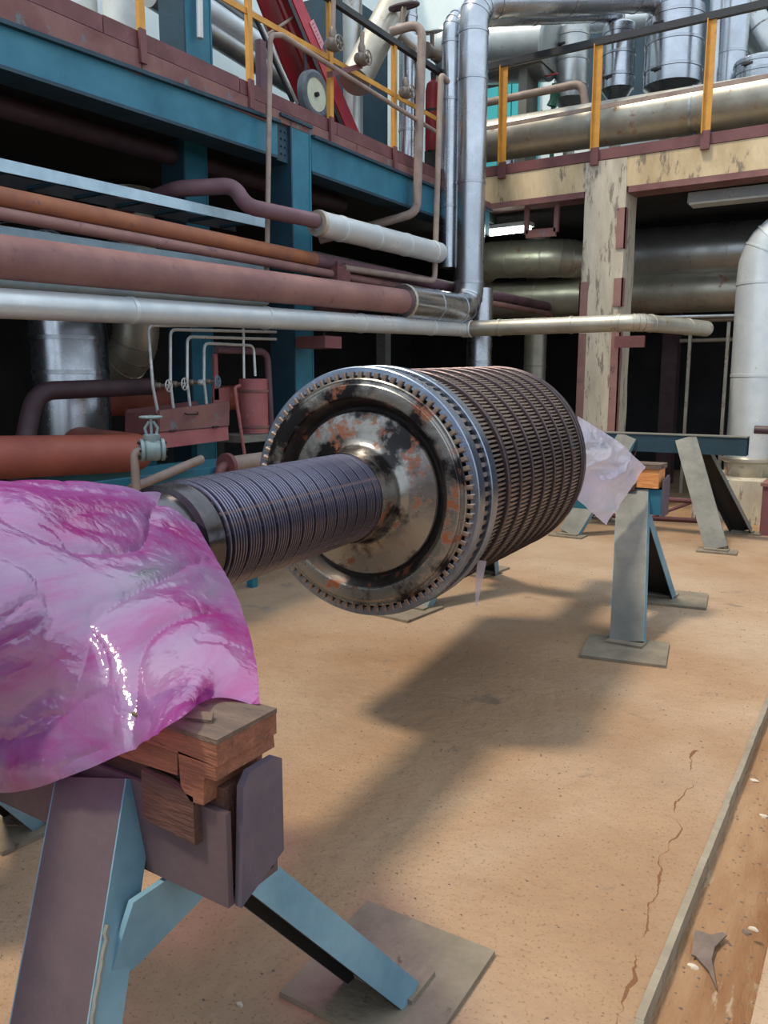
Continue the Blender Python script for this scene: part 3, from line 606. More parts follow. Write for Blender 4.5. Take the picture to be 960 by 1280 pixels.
# cable trays
def tray(label, x0, y0, x1, y1, X, wd):
    a, b = along(x0, y0, x1, y1, X); t = thing('cable_tray', label, 'cable tray', (a + b) / 2)
    d = b - a
    obj('side_rail', MB().beam(a, b, (.012, 0, 0), (0, 0, .075)), M['lightblue'], t, False)
    obj('side_rail', MB().beam(a + V((-wd, 0, 0)), b + V((-wd, 0, 0)), (.012, 0, 0), (0, 0, .075)), M['dark'], t, False)  # far rail near-black: shade behind the rungs is painted in
    n = int(d.length / .35)
    for i in range(n):
        p = a + d * ((i + .5) / n) + V((-wd / 2, 0, -.02)); obj('rung', MB().box((p.x - wd / 2, p.y - .02, p.z - .01), (p.x + wd / 2, p.y + .02, p.z + .01)), M['blue_dark'], t, False)
    return t
tray('upper pale blue cable tray with rungs under the left gallery', 0, 206, 332, 279, -4.62, .34)
tray('lower pale blue cable tray behind the orange rusty pipe', 0, 290, 336, 338, -4.62, .34)
# small vertical conduits
pipe('conduit', 'thin pale conduit rising past the blue column and over the guard rail', [X_(333, 372, -4.40), X_(338, 44, -4.40), X_(352, 44, -4.40), X_(545, 165, -4.40)], .021, M['rail_pipe'], br=.08, seg=12)
p = X_(527, 200, -4.38)
pipe('vent_pipe', 'beige pipe bending over the guard rail and down to the girder', [X_(488, 40, -4.7), X_(528, 28, -4.38), X_(521, 266, -4.38), X_(400, 300, -5.4)], .045, M['rail_pipe'], br=.14, seg=16)
p = X_(551, 95, -4.25)
pipe('conduit', 'thin vertical conduit beside the silver risers ending in a bend to the left', [X_(548, 95, -4.22) + V((0, .2, 0)), X_(551, 92, -4.22), X_(543, 352, -4.22), X_(430, 335, -4.3)], .03, M['rail_pipe'], br=.1, seg=14)
# supports
for lab, x, y, X in (('rusty support plate under the pale pipe beside the blue column', 405, 428, -4.2), ('rusty hanger plate under the thick pipe near the torn end', 425, 384, -4.35)):
    c = X_(x, y, X); t = thing('pipe_support', lab, 'bracket', c)
    obj('plate', MB().box((c.x - .2, c.y - .12, c.z - .05), (c.x + .1, c.y + .12, c.z + .05)), M['brown'], t, False)
    obj('rod', MB().tube([c + V((0, 0, .05)), c + V((0, 0, .16))], .01, 8), M['dark_steel'], t)
    obj('arm', MB().box((c.x - .36, c.y - .03, c.z - .03), (c.x - .19, c.y + .03, c.z + .03)), M['brown'], t, False)

c = X_(424, 341, -4.33)
t = thing('pipe_clamp', 'rusty clamp block gripping the thin pink brown pipe right of the blue column', 'clamp', c)
obj('saddle', MB().box((c.x - .06, c.y - .10, c.z - .075), (c.x + .05, c.y + .10, c.z + .05)), M['brown'], t, False)
for dy in (-.06, .06): obj('bolt', MB().tube([c + V((.03, dy, -.11)), c + V((.03, dy, .09))], .012, 8), M['brown'], t)
obj('hanger_arm', MB().box((c.x - .3, c.y - .03, c.z - .11), (c.x + .02, c.y + .03, c.z - .075)), M['brown'], t, False)

# ------------------------------------------------------------------ lower left machinery
c = X_(94, 545, -5.5)
o = pipe('silver_duct', 'wide silver vertical duct standing behind the pipe bundle at far left', [V((-5.5, c.y, 0)), V((-5.5, c.y, 2.5)), V((-8.3, c.y, 2.55))], .285, M['alu'], cat='duct', bands=.62, seg=40)
c = X_(172, 440, -6.9); pipe('silver_duct', 'dim ribbed duct with an elbow behind the instrument tubes', [V((-6.9, c.y, 3.5)), V((-6.9, c.y, 1.75)), V((-7.9, c.y, 1.6))], .24, M['alu_dirty'], cat='duct', bands=.5, br=.5)
a, b_ = along(0, 572, 182, 566, -4.3, 1.5)
pipe('red_duct', 'fat red oxide pipe low on the left above the pink film', [a, b_, b_ + V((-1.6, .35, .02))], .125, M['red_duct'], br=.3, seg=32)
a, b_ = X_(120, 502, -6.05), X_(270, 499, -6.05); o = pipe('red_duct', 'second red oxide pipe behind the instrument box', [a, b_ + V((-.4, 1.2, 0))], .138, M['red_duct'], seg=28)
for q in (a.lerp(b_, .3), b_): obj('support_leg', MB().box((q.x - .05, q.y - .05, 0), (q.x + .05, q.y + .05, q.z - .12)), M['dark_steel'], o, False)
a = X_(24, 545, -4.6); pipe('bent_pipe', 'dark plum pipe bending down in front of the silver duct', [V((-4.7, a.y - .1, .5)), X_(44, 489, -4.75), X_(190, 483, -4.75)], .062, M['dark_pipe'], br=.2)
# instrument box
BX = -4.35
k0, k1, k2, k3 = X_(200, 513, BX), X_(287, 502, BX), X_(286, 550, BX), X_(200, 561, BX)
ib = thing('instrument_box', 'pink oxide instrument box with a hinged lid on a teal frame', 'box', (k3 + k2) / 2)
def quad(name, pts, d, m): return obj(name, MB().prism(pts, d), m, ib, False)
mid0, mid1 = k0.lerp(k3, .56), k1.lerp(k2, .62)
quad('lid', [k0, k1, mid1, mid0], (-.03, 0, 0), M['brown_dusty'])['label'] = 'dusty paler hinged lid'
quad('front_panel', [mid0 + V((-.012, 0, -.006)), mid1 + V((-.012, 0, -.006)), k2, k3], (-.03, 0, 0), M['pink_box'])
quad('side_panel', [k0 + V((-.04, 0, -.02)), k3 + V((-.04, 0, 0)), k3 + V((-.34, -.02, .02)), k0 + V((-.34, -.02, -.02))], (0, .02, 0), M['brown'])
quad('back_panel', [k0 + V((-.34, 0, 0)), k1 + V((-.34, 0, 0)), k2 + V((-.34, 0, 0)), k3 + V((-.34, 0, 0))], (-.02, 0, 0), M['brown'])
mm = k0.lerp(k1, .5).lerp(k3, .2) + V((.012, 0, 0))
obj('handle', MB().tube([mm + V((0, -.06, .01)), mm + V((.015, -.05, 0)), mm + V((.015, .06, -.002)), mm + V((0, .07, .01))], .006, 8), M['dark_steel'], ib)
for f in (.17, .78):
    h = mid0.lerp(mid1, f); obj('hinge', MB().tube([h + V((.004, -.03, 0)), h + V((.004, .03, 0))], .007, 8), M['dark_steel'], ib)
quad('upright_plate', [X_(268, 442, BX - .3), X_(272, 442, BX - .3), X_(274, 500, BX - .3), X_(268, 500, BX - .3)], (-.02, 0, 0), M['pink_box'])
quad('shoulder_plate', [X_(267, 486, BX - .3), X_(287, 484, BX - .3), X_(287, 512, BX - .3), X_(267, 512, BX - .3)], (-.02, 0, 0), M['pink_box'])
for f in (.15, .85):
    p = k3.lerp(k2, f); obj('frame_leg', MB().box((BX - .26, p.y - .04, 0), (BX - .2, p.y + .04, p.z)), M['blue'], ib, False)
# instrument tubes with hand valves
for i, (x0, yt, yv, xe, ord_) in enumerate(((193, 407, 482, 345, 'first'), (213, 412, 480, 345, 'second'), (234, 421, 478, 345, 'third'), (255, 429, 477, 317, 'fourth'))):
    X = -4.5 + .0 * i; dx = 0
    pts = [X_(x0 + 5 - dx, 520, X), X_(x0 - 2 if i == 0 else x0, yv, X), X_(x0 - 8 if i == 0 else x0, yt, X), X_(xe, yt + (3 if i else 0), X)]
    if i == 3: pts.append(X_(319, 470, X))
    o = pipe('instrument_tube', 'thin pale instrument tube with a hand valve, %s from the left above the pink box' % ord_, pts, .012, M['tube'], br=.06, seg=10, cat='tube', group='instrument tubes above the pink box')
    v = X_(x0 + 3, yv, X); obj('valve_body', MB().lathe([(0, -.03), (.022, -.03), (.022, .02), (.012, .03), (.012, .07), (0, .07)], 12, v + V((.01, 0, 0)), (1, .3, 0)), M['brass'], o)
    if i != 2: handwheel(v + V((.09, .03, 0)), (1, .3, 0), .042, M['tube'] if i != 3 else M['blue_leg'], o)
    else: obj('valve_cap', MB().lathe([(0, .07), (.02, .07), (.024, .1), (.02, .11), (0, .11)], 12, v + V((.01, 0, 0)), (1, .3, 0)), M['tube'], o)
pipe('instrument_tube', 'single thin tube dropping into the pink canister', [X_(304, 400, -4.5), X_(305, 473, -4.5)], .011, M['tube'], seg=10, cat='tube')
# pink canister
c0, c1 = X_(315, 474, -4.5), X_(318, 541, -4.5)
cn = thing('canister', 'pink oxide canister with strap bands beside the turbine disc', 'canister', c1)
R = .118
obj('body', MB().lathe([(0, 0), (R, 0), (R, c0.z - c1.z), (R * .96, c0.z - c1.z + .004), (0, c0.z - c1.z + .004)], 32, c1), M['pink_box'], cn)
for f in (.12, .78): obj('strap', MB().lathe([(R, -.012), (R + .008, -.01), (R + .008, .01), (R, .012)], 32, c1 + V((0, 0, (c0.z - c1.z) * f))), M['brown_dusty'], cn)
obj('side_tube', MB().tube(fillet([X_(300, 482, -4.36), X_(293, 484, -4.34), X_(306, 570, -4.34)], .04), .013, 10), M['pink_box'], cn)
obj('shelf', MB().box((c1.x - .2, c1.y - .3, c1.z - .06), (c1.x + .15, c1.y + .4, c1.z - .004)), M['leg_grey'], cn, False)
pipe('bent_pipe', 'thin plum drain pipe right of the pink canister', [X_(270, 437, -4.62), X_(334, 440, -4.62), X_(339, 540, -4.62)], .03, M['plum_pipe'], br=.1, seg=14)
# gate valve
g0 = X_(190, 556, -3.75)
gv = thing('gate_valve', 'grey green gate valve with handwheel on a bent pipe beside the grooved shaft', 'valve', g0)
K = .0036 * 1.0
obj('body', MB().lathe([(0, -.06), (.045, -.06), (.066, -.035), (.066, .035), (.045, .06), (0, .06)], 20, g0 + V((0, 0, -.03)), (.5, .8, 0)).lathe([(0, -.02), (.042, -.01), (.05, .03), (.05, .045), (.034, .05), (0, .05)], 18, g0 + V((0, 0, .015))), M['valve'], gv)
for sg in (-1, 1):
    fl = V((.5, .8, 0)).normalized(); obj('flange', MB().lathe([(0, -.011), (.066, -.011), (.068, -.006), (.068, .008), (.06, .011), (0, .011)], 24, g0 + V((0, 0, -.03)) + fl * .06 * sg, fl), M['valve'], gv)
    for q in range(6):
        a = q * pi / 3; e = fl.cross(V((0, 0, 1))); c = g0 + V((0, 0, -.03)) + fl * .074 * sg + (e * cos(a) + V((0, 0, 1)) * sin(a)) * .05
        obj('bolt', MB().lathe([(0, .008), (.008, .008), (.008, -.004)], 6, c, fl * sg), M['dark_steel'], gv)
obj('yoke', MB().tube([g0 + V((-.02, -.02, .06)), g0 + V((-.026, -.026, .1)), g0 + V((-.008, -.008, .14))], .009, 8).tube([g0 + V((.02, .02, .06)), g0 + V((.026, .026, .1)), g0 + V((.008, .008, .14))], .009, 8).tube([g0 + V((0, 0, .05)), g0 + V((0, 0, .165))], .009, 8), M['valve'], gv)
handwheel(g0 + V((0, 0, .165)), (0, 0, 1), .062, M['valve'], gv)
gp = [g0 + V((-.04, -.06, -.03)), g0 + V((-.07, -.11, -.04)), g0 + V((-.07, -.11, -.9)), ]
obj('drop_pipe', MB().tube(fillet([g0 + V((-.02, -.04, -.03)), g0 + V((-.055, -.09, -.04)), V((g0.x - .055, g0.y - .09, 0))], .05), .026, 14), M['rail_pipe'], gv)
# low blue frame and flanged pipe
f0 = X_(215, 596, -4.0); f1 = X_(275, 570, -4.0)
lf = thing('low_frame', 'low teal steel frame behind the grooved shaft', 'frame', V((-4.2, f0.y, 0)))
obj('rail', MB().beam(V((-4.0, f0.y - 1.6, f0.z - .01)), V((-4.0, f1.y + .4, f0.z - .01)), (.05, 0, 0), (0, 0, .08)), M['blue'], lf, False)
obj('rail', MB().beam(V((-4.45, f0.y - 1.6, f0.z - .01)), V((-4.45, f1.y + .4, f0.z - .01)), (.05, 0, 0), (0, 0, .08)), M['blue'], lf, False)
for yy in (f0.y - 1.5, f1.y + .3):
    for xx in (-4.0, -4.45): obj('leg', MB().box((xx - .03, yy - .03, 0), (xx + .03, yy + .03, f0.z - .05)), M['blue'], lf, False)
a, b_ = X_(190, 600, -3.92), X_(252, 574, -3.92); pipe('bent_pipe', 'rusty small pipe lying on the low teal frame', [a - (b_ - a) * .4, b_], .03, M['rail_pipe'], seg=14)
a, b_ = X_(284, 582, -3.95), X_(350, 572, -3.95)
o = pipe('flanged_pipe', 'short rusty tan pipe with a dark flange next to the disc edge', [a, b_], .062, M['rail_pipe'])
obj('flange', MB().lathe([(0, -.02), (.088, -.02), (.09, -.012), (.09, .012), (.06, .02)], 24, a, b_ - a), M['brown'], o)
obj('elbow', MB().tube(fillet([a + V((0, -.02, 0)), a + V((.02, -.1, -.02)), a + V((0, -.12, -.16))], .08), .035, 14), M['brown'], o)

# ------------------------------------------------------------------ under the back gallery
def bpipe(name, label, pts, r, m, **k): return pipe(name, label, pts, r, m, **k)
c = Y_(640, 322, 11.2)
bpipe('clad_pipe', 'dirty insulated elbow pipe left of the concrete column under the back gallery', [Y_(585, 352, 12.4), Y_(612, 325, 11.2), Y_(712, 322, 11.2), Y_(722, 322, 11.2) + V((.02, 2.4, 0))], .26, M['alu_dirty'], br=.35, bands=.7, seg=32)
bpipe('clad_pipe', 'lower dirty clad pipe under the back gallery behind the concrete column', [Y_(600, 376, 11.6), Y_(935, 362, 11.6)], .27, M['alu_dirty'], bands=1.6, seg=32)
bpipe('clad_duct', 'wide dull clad duct right of the concrete column in the gallery shade', [Y_(770, 323, 11.7), Y_(1150, 299, 11.7)], .37, M['alu_dull'], bands=.95, seg=40, cat='duct')
q = Y_(936, 560, 9.95)
bpipe('silver_downpipe', 'fat pale downpipe at the right edge standing on a concrete block', [Y_(1080, 285, 9.95), Y_(956, 290, 9.95), Y_(937, 572, 9.95)], .255, M['white_pipe'], br=.55, bands=1.0, seg=40)
dp = bpy.data.objects['silver_downpipe']
qb = Y_(937, 572, 9.95)
obj('bowl_end', MB().lathe([(.255, .02), (.3, .0), (.3, -.03), (.27, -.05), (.255, -.2), (.18, -.32), (.12, -.36), (.1, -.36)], 36, qb), M['alu_dirty'], dp)
obj('lifting_ring', MB().torus(qb + V((0, -.2, -.14)), (0, 1, .2), .16, .012, 24, 6), M['alu_dirty'], dp)
pb = Z_(955, 661, 0)
tag(obj('concrete_block', MB().box((-1.83, 9.35, 0), (-.7, 10.4, .47)), M['concrete_col'], smooth=False), 'rough concrete plinth block under the fat right downpipe', 'block')
obj('base_pad', MB().lathe([(0, 0), (.2, 0), (.2, -.06), (0, -.06)], 20, V((qb.x, qb.y, .53))), M['alu_dirty'], dp)
pipe('wall_stub', 'short dark red stub pipe sticking in beside the right downpipe', [Y_(943, 537, 9.5), Y_(1010, 540, 9.5)], .045, M['dark_pipe'], seg=14)
bx = Y_(955, 655, 8.9)
sb = thing('steel_box', 'dark red brown steel cabinet cut off by the right edge', 'cabinet', V((bx.x + .25, 8.9, 0)))
obj('body', MB().box((bx.x - .02, 8.75, 0), (bx.x + .5, 9.2, .5)), M['brown'], sb, False)
obj('lid', MB().box((bx.x - .04, 8.73, .5), (bx.x + .52, 9.22, .53)), M['brown_dusty'], sb, False)
# lamps
lb = thing('fluorescent_lamp', 'lit twin fluorescent lamp glowing under the back gallery', 'lamp', Y_(610, 285, 9.95))
a, b_ = Y_(566, 296, 9.95), Y_(662, 285, 9.95)
obj('tray', MB().beam(a + V((0, .06, .06)), b_ + V((0, .06, .06)), (0, .2, 0), (0, 0, .05)), M['mesh_white'], lb, False)
for dy in (0, .11): obj('tube', MB().tube([a + V((.03, dy, 0)), b_ + V((-.03, dy, 0))], .025, 12), M['lamp'], lb)
l2 = thing('fluorescent_lamp', 'unlit long grey lamp housing under the back beam at top right', 'lamp', Y_(910, 250, 10.2))
a, b_ = Y_(862, 253, 10.2), Y_(1040, 234, 10.2)
obj('housing', MB().prism([a + V((0, -.13, -.03)), a + V((0, .13, -.03)), a + V((0, .1, .09)), a + V((0, -.1, .09))], b_ - a), M['white_pipe'], l2, False)
obj('diffuser', MB().beam(a + V((.02, 0, -.04)), b_ + V((0, 0, -.04)), (0, .24, 0), (0, 0, .02)), M['mesh_white'], l2, False)
# hanger frame
hf = thing('hanger_frame', 'rusty square hanger frame under the back beam left of the column', 'bracket', Y_(678, 275, 9.75))
a0, a1, a2, a3 = Y_(659, 262, 9.75), Y_(697, 258, 9.75), Y_(695, 290, 9.75), Y_(658, 293, 9.75)
for p, q_ in ((a0 + V((0, 0, .12)), a3), (a3, a2), (a1 + V((0, 0, .12)), a2)): obj('bar', MB().beam(p, q_, (.055, 0, 0) if abs(p.z - q_.z) > .1 else (0, 0, .1), (0, .05, 0)), M['brown_dusty'], hf, False)
rb = Y_(790, 428, 9.5)
tag(obj('rusty_bracket', MB().box((rb.x - .18, 9.42, rb.z - .06), (rb.x + .16, 9.46, rb.z + .07)).box((rb.x - .18, 9.46, rb.z - .02), (rb.x - .1, 9.6, rb.z + .02)), M['brown'], smooth=False), 'rusty bracket plate sticking out of the concrete column below the pale pipe', 'bracket')
pipe('thin_line', 'long thin pale line pipe running behind the column', [Y_(590, 402, 10.3), Y_(930, 394, 10.3)], .018, M['tube'], seg=8)
for i, (x, dpt, wd, m, lab) in enumerate(((830, 12.5, .22, 'dark_pipe', 'dim reddish column deep under the back gallery'), (852, 11.5, .04, 'alu_dirty', 'thin dim post left in the dark bay under the back gallery'), (898, 11.5, .04, 'alu_dirty', 'thin dim post right in the dark bay under the back gallery'))):
    p = Y_(x, 600, dpt); tag(obj('post', MB().box((p.x - wd / 2, dpt - wd / 2, 0), (p.x + wd / 2, dpt + wd / 2, 3.72 if i == 0 else 2.3)), M[m], smooth=False), lab, 'post')
for i, (y0, lab) in enumerate(((400, 'upper dim olive conduit in the dark bay behind the right downpipe'), (426, 'lower dim olive conduit in the dark bay behind the right downpipe'))):
    pipe('conduit', lab, [Y_(850, y0, 12.2), Y_(960, y0 - 3, 12.2)], .03 if i else .04, M['alu_dirty'], seg=10)
p = Y_(669, 440, 11.8); pipe('dim_downpipe', 'dim downpipe in the shade left of the concrete column', [V((p.x, 11.8, 0)), V((p.x, 11.8, 3.72))], .17, M['alu_dirty'], bands=1.1)
p = Y_(481, 430, 9.3)
tag(obj('post', MB().box((p.x - .07, 9.2, 0), (p.x + .07, 9.34, 2.4)), M['alu_dull'], smooth=False), 'grey post between the blue column and the silver pipe', 'post')
# low floor pipes behind the middle trestle
fr = thing('floor_pipe_rack', 'rusty low pipe rack on the floor behind the far trestle', 'pipe rack', V((-2.1, 9.1, 0)))
obj('rail', MB().tube([V((-2.9, 8.9, .26)), V((-1.72, 9.15, .24))], .028, 10), M['brown'], fr)
obj('rail', MB().tube([V((-2.9, 8.9, .03)), V((-1.7, 9.15, .03))], .026, 10), M['brown'], fr)
obj('brace', MB().tube([V((-2.2, 9.04, .03)), V((-1.75, 9.14, .24))], .016, 8), M['brown'], fr)
for x, yy in ((-2.9, 8.9), (-1.72, 9.15)): obj('foot', MB().tube([V((x, yy, 0)), V((x, yy, .26))], .022, 8), M['brown'], fr)

# ------------------------------------------------------------------ on the back gallery
BZ = 4.04
pipe('main_header', 'big brownish clad pipe lying along the back gallery behind the guard rail', [Y_(575, 182, 10.15), Y_(1100, 103, 10.15)], .255, M['alu_dirty'], bands=1.15, seg=36, bm_=M['alu_dull'])
def vessel(label, xc, ytop, ybot, wpx, Y, m, cone=True, clips=True):
    a, b = Y_(xc, ytop, Y), Y_(xc, ybot, Y); dep = (a - EYE).dot(FW); r = wpx / 2 * dep / FPX
    t = thing('clad_vessel', label, 'vessel', V((a.x, Y, BZ)))
    zt, zb = a.z, min(b.z, a.z - .3)
    obj('shell', MB().lathe([(r * .35, zb - .18 - BZ), (r * .9, zb - .02 - BZ), (r, zb - BZ), (r, zt - BZ), (r * .93, zt + .02 - BZ), (r * .4, zt + .07 - BZ), (0, zt + .07 - BZ)], 40, V((a.x, Y, BZ))), m, t)
    obj('skirt', MB().lathe([(r * .34, 0), (r * .34, zb - .14 - BZ)], 20, V((a.x, Y, BZ))), M['alu_dirty'], t)
    for f in (.2, .55, .9):
        z = zb + (zt - zb) * f; obj('seam_band', MB().lathe([(r, -.02), (r + .008, -.015), (r + .008, .015), (r, .02)], 40, V((a.x, Y, z))), m, t)
    if clips:
        d = V((-.35, -1, 0)).normalized()
        for f in (.15, .75):
            c = V((a.x, Y, zb + (zt - zb) * f)) + d * (r + .008); obj('clip', MB().box(c - V((.06, .015, .012)), c + V((.06, .015, .012))), M['dark_steel'], t, False)
    return t
vessel('largest pale clad vessel right of centre on the back gallery', 845, 14, 108, 70, 10.9, M['alu'])
vessel('medium clad vessel between the largest one and the slim one', 775, 34, 112, 40, 10.9, M['alu'])
vessel('slim clad vessel with green valves on its left', 716, 38, 125, 42, 11.4, M['alu_dull'])
vessel('clad vessel at the top right corner, cut by the frame', 950, 78, 112, 60, 10.9, M['alu'])
p = Y_(914, 60, 11.2); pipe('silver_riser', 'bright silver riser right of the largest vessel', [V((p.x, 11.2, BZ)), V((p.x, 11.2, 6.6))], .19, M['alu'], bands=.9)
pipe('silver_riser', 'curved silver pipe at the top right corner of the back gallery', [Y_(925, 10, 11.6), Y_(948, 40, 11.6), Y_(975, 75, 11.6)], .2, M['alu_dull'], br=.3, bands=.5)
a, b_ = Y_(893, 0, 10.6), Y_(893, 110, 10.6); pipe('conduit', 'slim silver pipe just left of the bright riser on the back gallery', [V((b_.x, 10.6, BZ)), V((a.x, 10.6, 6.4))], .06, M['alu'], seg=16)
hv = thing('horizontal_vessel', 'grey horizontal vessel with flat end beside the thick silver riser', 'vessel', Y_(640, 75, 11.0))
a, b_ = Y_(560, 68, 11.0), Y_(690, 58, 11.0)
obj('shell', MB().lathe([(0, -.01), (.4, 0), (.42, .02), (.42, (b_ - a).length - .02), (.4, (b_ - a).length), (.36, (b_ - a).length + .01), (0, (b_ - a).length + .01)], 40, a, b_ - a), M['alu_dull'], hv)
obj('skirt_plate', MB().box((a.x, 10.62, a.z - .5), (b_.x, 11.2, a.z - .40)), M['leg_grey'], hv, False)
for x in (a.x + .4, b_.x - .3): obj('saddle', MB().box((x - .06, 10.75, BZ), (x + .06, 11.15, a.z - .5)), M['leg_grey'], hv, False)
for xx, rr in ((632, .16), (655, .1)):
    p = Y_(xx, 120, 11.3); pipe('silver_riser', 'short bright pipe under the horizontal vessel' + (', wider one' if rr > .12 else ', thinner one'), [V((p.x, 11.5, BZ)), V((p.x, 11.5, 5.0))], rr, M['alu'], bands=.8)
pipe('bent_pipe', 'brown hooked pipe behind the back guard rail', [Y_(600, 130, 10.5), Y_(728, 104, 10.5), Y_(733, 140, 10.5)], .05, M['rail_pipe'], br=.16, seg=14)
pipe('conduit', 'pale horizontal pipe high above the back gallery vessels', [Y_(600, 40, 12.4), Y_(860, 18, 12.4)], .14, M['white_pipe'], bands=1.2)
gvv = thing('valve_manifold', 'green valve manifold between the slim vessel and the horizontal vessel', 'valve', V((Y_(692, 120, 10.9).x, 10.9, BZ)))
p = Y_(692, 120, 10.9)
obj('stem_pipe', MB().tube([V((p.x, 10.9, BZ)), V((p.x, 10.9, 5.45))], .03, 10), M['green'], gvv)
for z in (4.75, 5.0, 5.25): obj('valve_body', MB().lathe([(0, -.09), (.07, -.08), (.05, 0), (.07, .08), (0, .09)], 14, V((p.x, 10.9, z)), (.3, 0, 1)), M['green'], gvv)
handwheel(V((p.x - .14, 10.85, 5.02)), (1, .3, 0), .1, M['green'], gvv)
obj('cross_pipe', MB().tube([V((p.x - .4, 10.9, 5.02)), V((p.x + .1, 10.9, 5.02))], .025, 10), M['green'], gvv)
handwheel(V((p.x - .02, 10.85, 5.55)), (0, -.4, 1), .08, M['red'], gvv)['label'] = 'red handwheel'
# teal wall panels far behind
for i, x in enumerate((612, 628, 645, 662)):
    p = Y_(x, 100, 14.3); struct('window_%d' % (i + 1), MB().box((p.x - .122, 14.42, 4.4), (p.x + .122, 14.49, 8.2)), M['teal_panel'])
for i, (x0, x1, ya, yb) in enumerate(((735, 830, -30, 150), (832, 960, -30, 150), (962, 1100, -30, 150))):
    a, b_ = Y_(x0, ya, 14.3), Y_(x1, yb, 14.3); struct('trim_5', MB().box((a.x, 14.3, b_.z), (b_.x, 14.49, a.z + .6)), M['blue_dark'])

# ------------------------------------------------------------------ on the left gallery
p = X_(240, 70, -5.1)
uc = hcol('steel_column', 'teal blue upper column on the left gallery with a pale conduit', -5.36, -5.08, p.y - .1, p.y + .22, DK, 8.5, M['blue'], M['blue_dark'])
pipe('conduit', 'pale conduit with a torn end strapped to the upper blue column', [X_(250, 48, -5.03), X_(248, -80, -5.03)], .028, M['mesh_white'], seg=12)
for i, (x, X, r, lab) in enumerate(((100, -6.4, .16, 'left'), (155, -6.0, .17, 'right'))):
    p = X_(x, 40, X); pipe('clad_pipe', 'white vertical pipe on the left gallery, %s of two at the top left corner' % lab, [V((X, p.y, DK)), V((X, p.y, 8))], r, M['mesh_white'], bands=1.4)
for i, (y0, y1, r, m, lab) in enumerate(((16, 82, .13, 'white_pipe', 'upper of two fat pale pipes running behind the upper blue column'), (42, 106, .11, 'alu_dull', 'lower of two fat pale pipes running behind the upper blue column'), (-16, 58, .1, 'alu_dull', 'highest pale pipe crossing behind the red hoist frame'))):
    a, b_ = X_(262, y0, -6.6), X_(362, y1, -6.6); d = b_ - a; pipe('clad_pipe', lab, [a - d * .6, b_ + d * .4], r, M[m])
# red inclined hoist frame with wheel
RX_ = -5.3
hf2 = thing('red_hoist', 'leaning crimson hoist frame with a rubber wheel on the left gallery', 'hoist', X_(410, 165, RX_))
def rq(name, pts, X, d, m):
    return obj(name, MB().prism([X_(x, y, X) for x, y in pts], (d, 0, 0)), M[m], hf2, False)
rq('back_plate', [(308, -40), (350, -40), (438, 175), (392, 175)], RX_ - .2, -.03, 'red')
rq('front_plate', [(332, -40), (352, -40), (440, 175), (418, 175)], RX_ - .06, -.03, 'red')
rq('side_flange', [(349, -40), (361, -40), (452, 172), (438, 172)], RX_ + .1, -.02, 'red_light')
rq('flange_edge', [(346, -40), (349, -40), (438, 172), (435, 172)], RX_ + .09, -.10, 'red')
rq('edge_seal', [(343, -40), (347, -40), (436, 172), (432, 172)], RX_ + .1, -.012, 'black')
sg = rq('sign_plate', [(387, 28), (392, 24), (405, 54), (402, 62)], RX_ + .108, -.004, 'sign')
for i in range(6):
    f = (i + .5) / 6; a, b_ = X_(389 + 12 * f, 29 + 26 * f, RX_ + .112), X_(392.5 + 10 * f, 26 + 29 * f, RX_ + .112)
    obj('mark', MB().beam(a.lerp(b_, .2), a.lerp(b_, .8), (.003, 0, 0), (0, .012, .02)), M['red_light'], hf2, False)
c = X_(392, 119, RX_ + .16)
wh = obj('wheel', MB().lathe([(.155, -.04), (.2, -.045), (.225, -.03), (.225, .03), (.2, .045), (.155, .04)], 40, c, (1, 0, 0)), M['rubber'], hf2)
obj('disc', MB().lathe([(0, .02), (.05, .03), (.15, .03), (.16, .038), (.16, -.02), (0, -.02)], 32, c, (1, 0, 0)), M['cream'], wh)
obj('hub', MB().lathe([(0, .06), (.022, .06), (.022, .02)], 12, c, (1, 0, 0)), M['dark_steel'], wh)
for x0, y0, x1, y1, m, r in ((333, 44, 366, 22, 'rail_pipe', .014), (326, 30, 372, 130, 'mesh_white', .016), (318, 20, 366, 128, 'black', .02), (378, 10, 384, 118, 'black', .018)):
    obj('strut', MB().tube([X_(x0, y0, RX_ + .03), X_(x1, y1, RX_ + .03)], r, 8), M[m], hf2)
p = X_(327, 108, -5.0)
tag(obj('post', MB().box((-5.03, p.y - .04, DK), (-4.97, p.y + .04, 4.5)), M['plum_pipe'], smooth=False), 'short plum post behind the left toe board beside the red hoist', 'post')
# grey chute and pipes
a, b_ = X_(528, -60, -5.0), X_(443, 102, -5.0)
ch = pipe('grey_chute', 'thick grey slanting chute pipe above the left gallery corner', [a, b_], .165, M['alu_dirty'], cat='chute', seg=32)
p = X_(441, 90, -5.5); pipe('clad_pipe', 'grey vertical pipe behind the slanting chute', [V((-5.5, p.y, DK)), V((-5.5, p.y, 7))], .11, M['alu_dull'])
p = X_(510, 130, -5.0); pipe('silver_riser', 'bright silver vertical pipe between the two ochre posts near the corner', [V((-5.0, p.y, DK)), V((-5.0, p.y, 6.5))], .1, M['alu'], bands=1.2)
a, b_ = X_(428, 60, -6.2), X_(520, 190, -6.2); b_.y = min(b_.y, 9.9)
dpn = thing('dark_cabinet', 'dark teal cabinet behind the guard rail near the corner', 'cabinet', V((-6.4, (a.y + b_.y) / 2, DK)))
obj('body', MB().box((-6.8, a.y, DK), (-6.2, b_.y, 6.3)), M['blue_dark'], dpn, False)
obj('door', MB().box((-6.2, a.y + .06, DK + .1), (-6.18, b_.y - .06, 6.2)), M['blue_dark'], dpn, False)
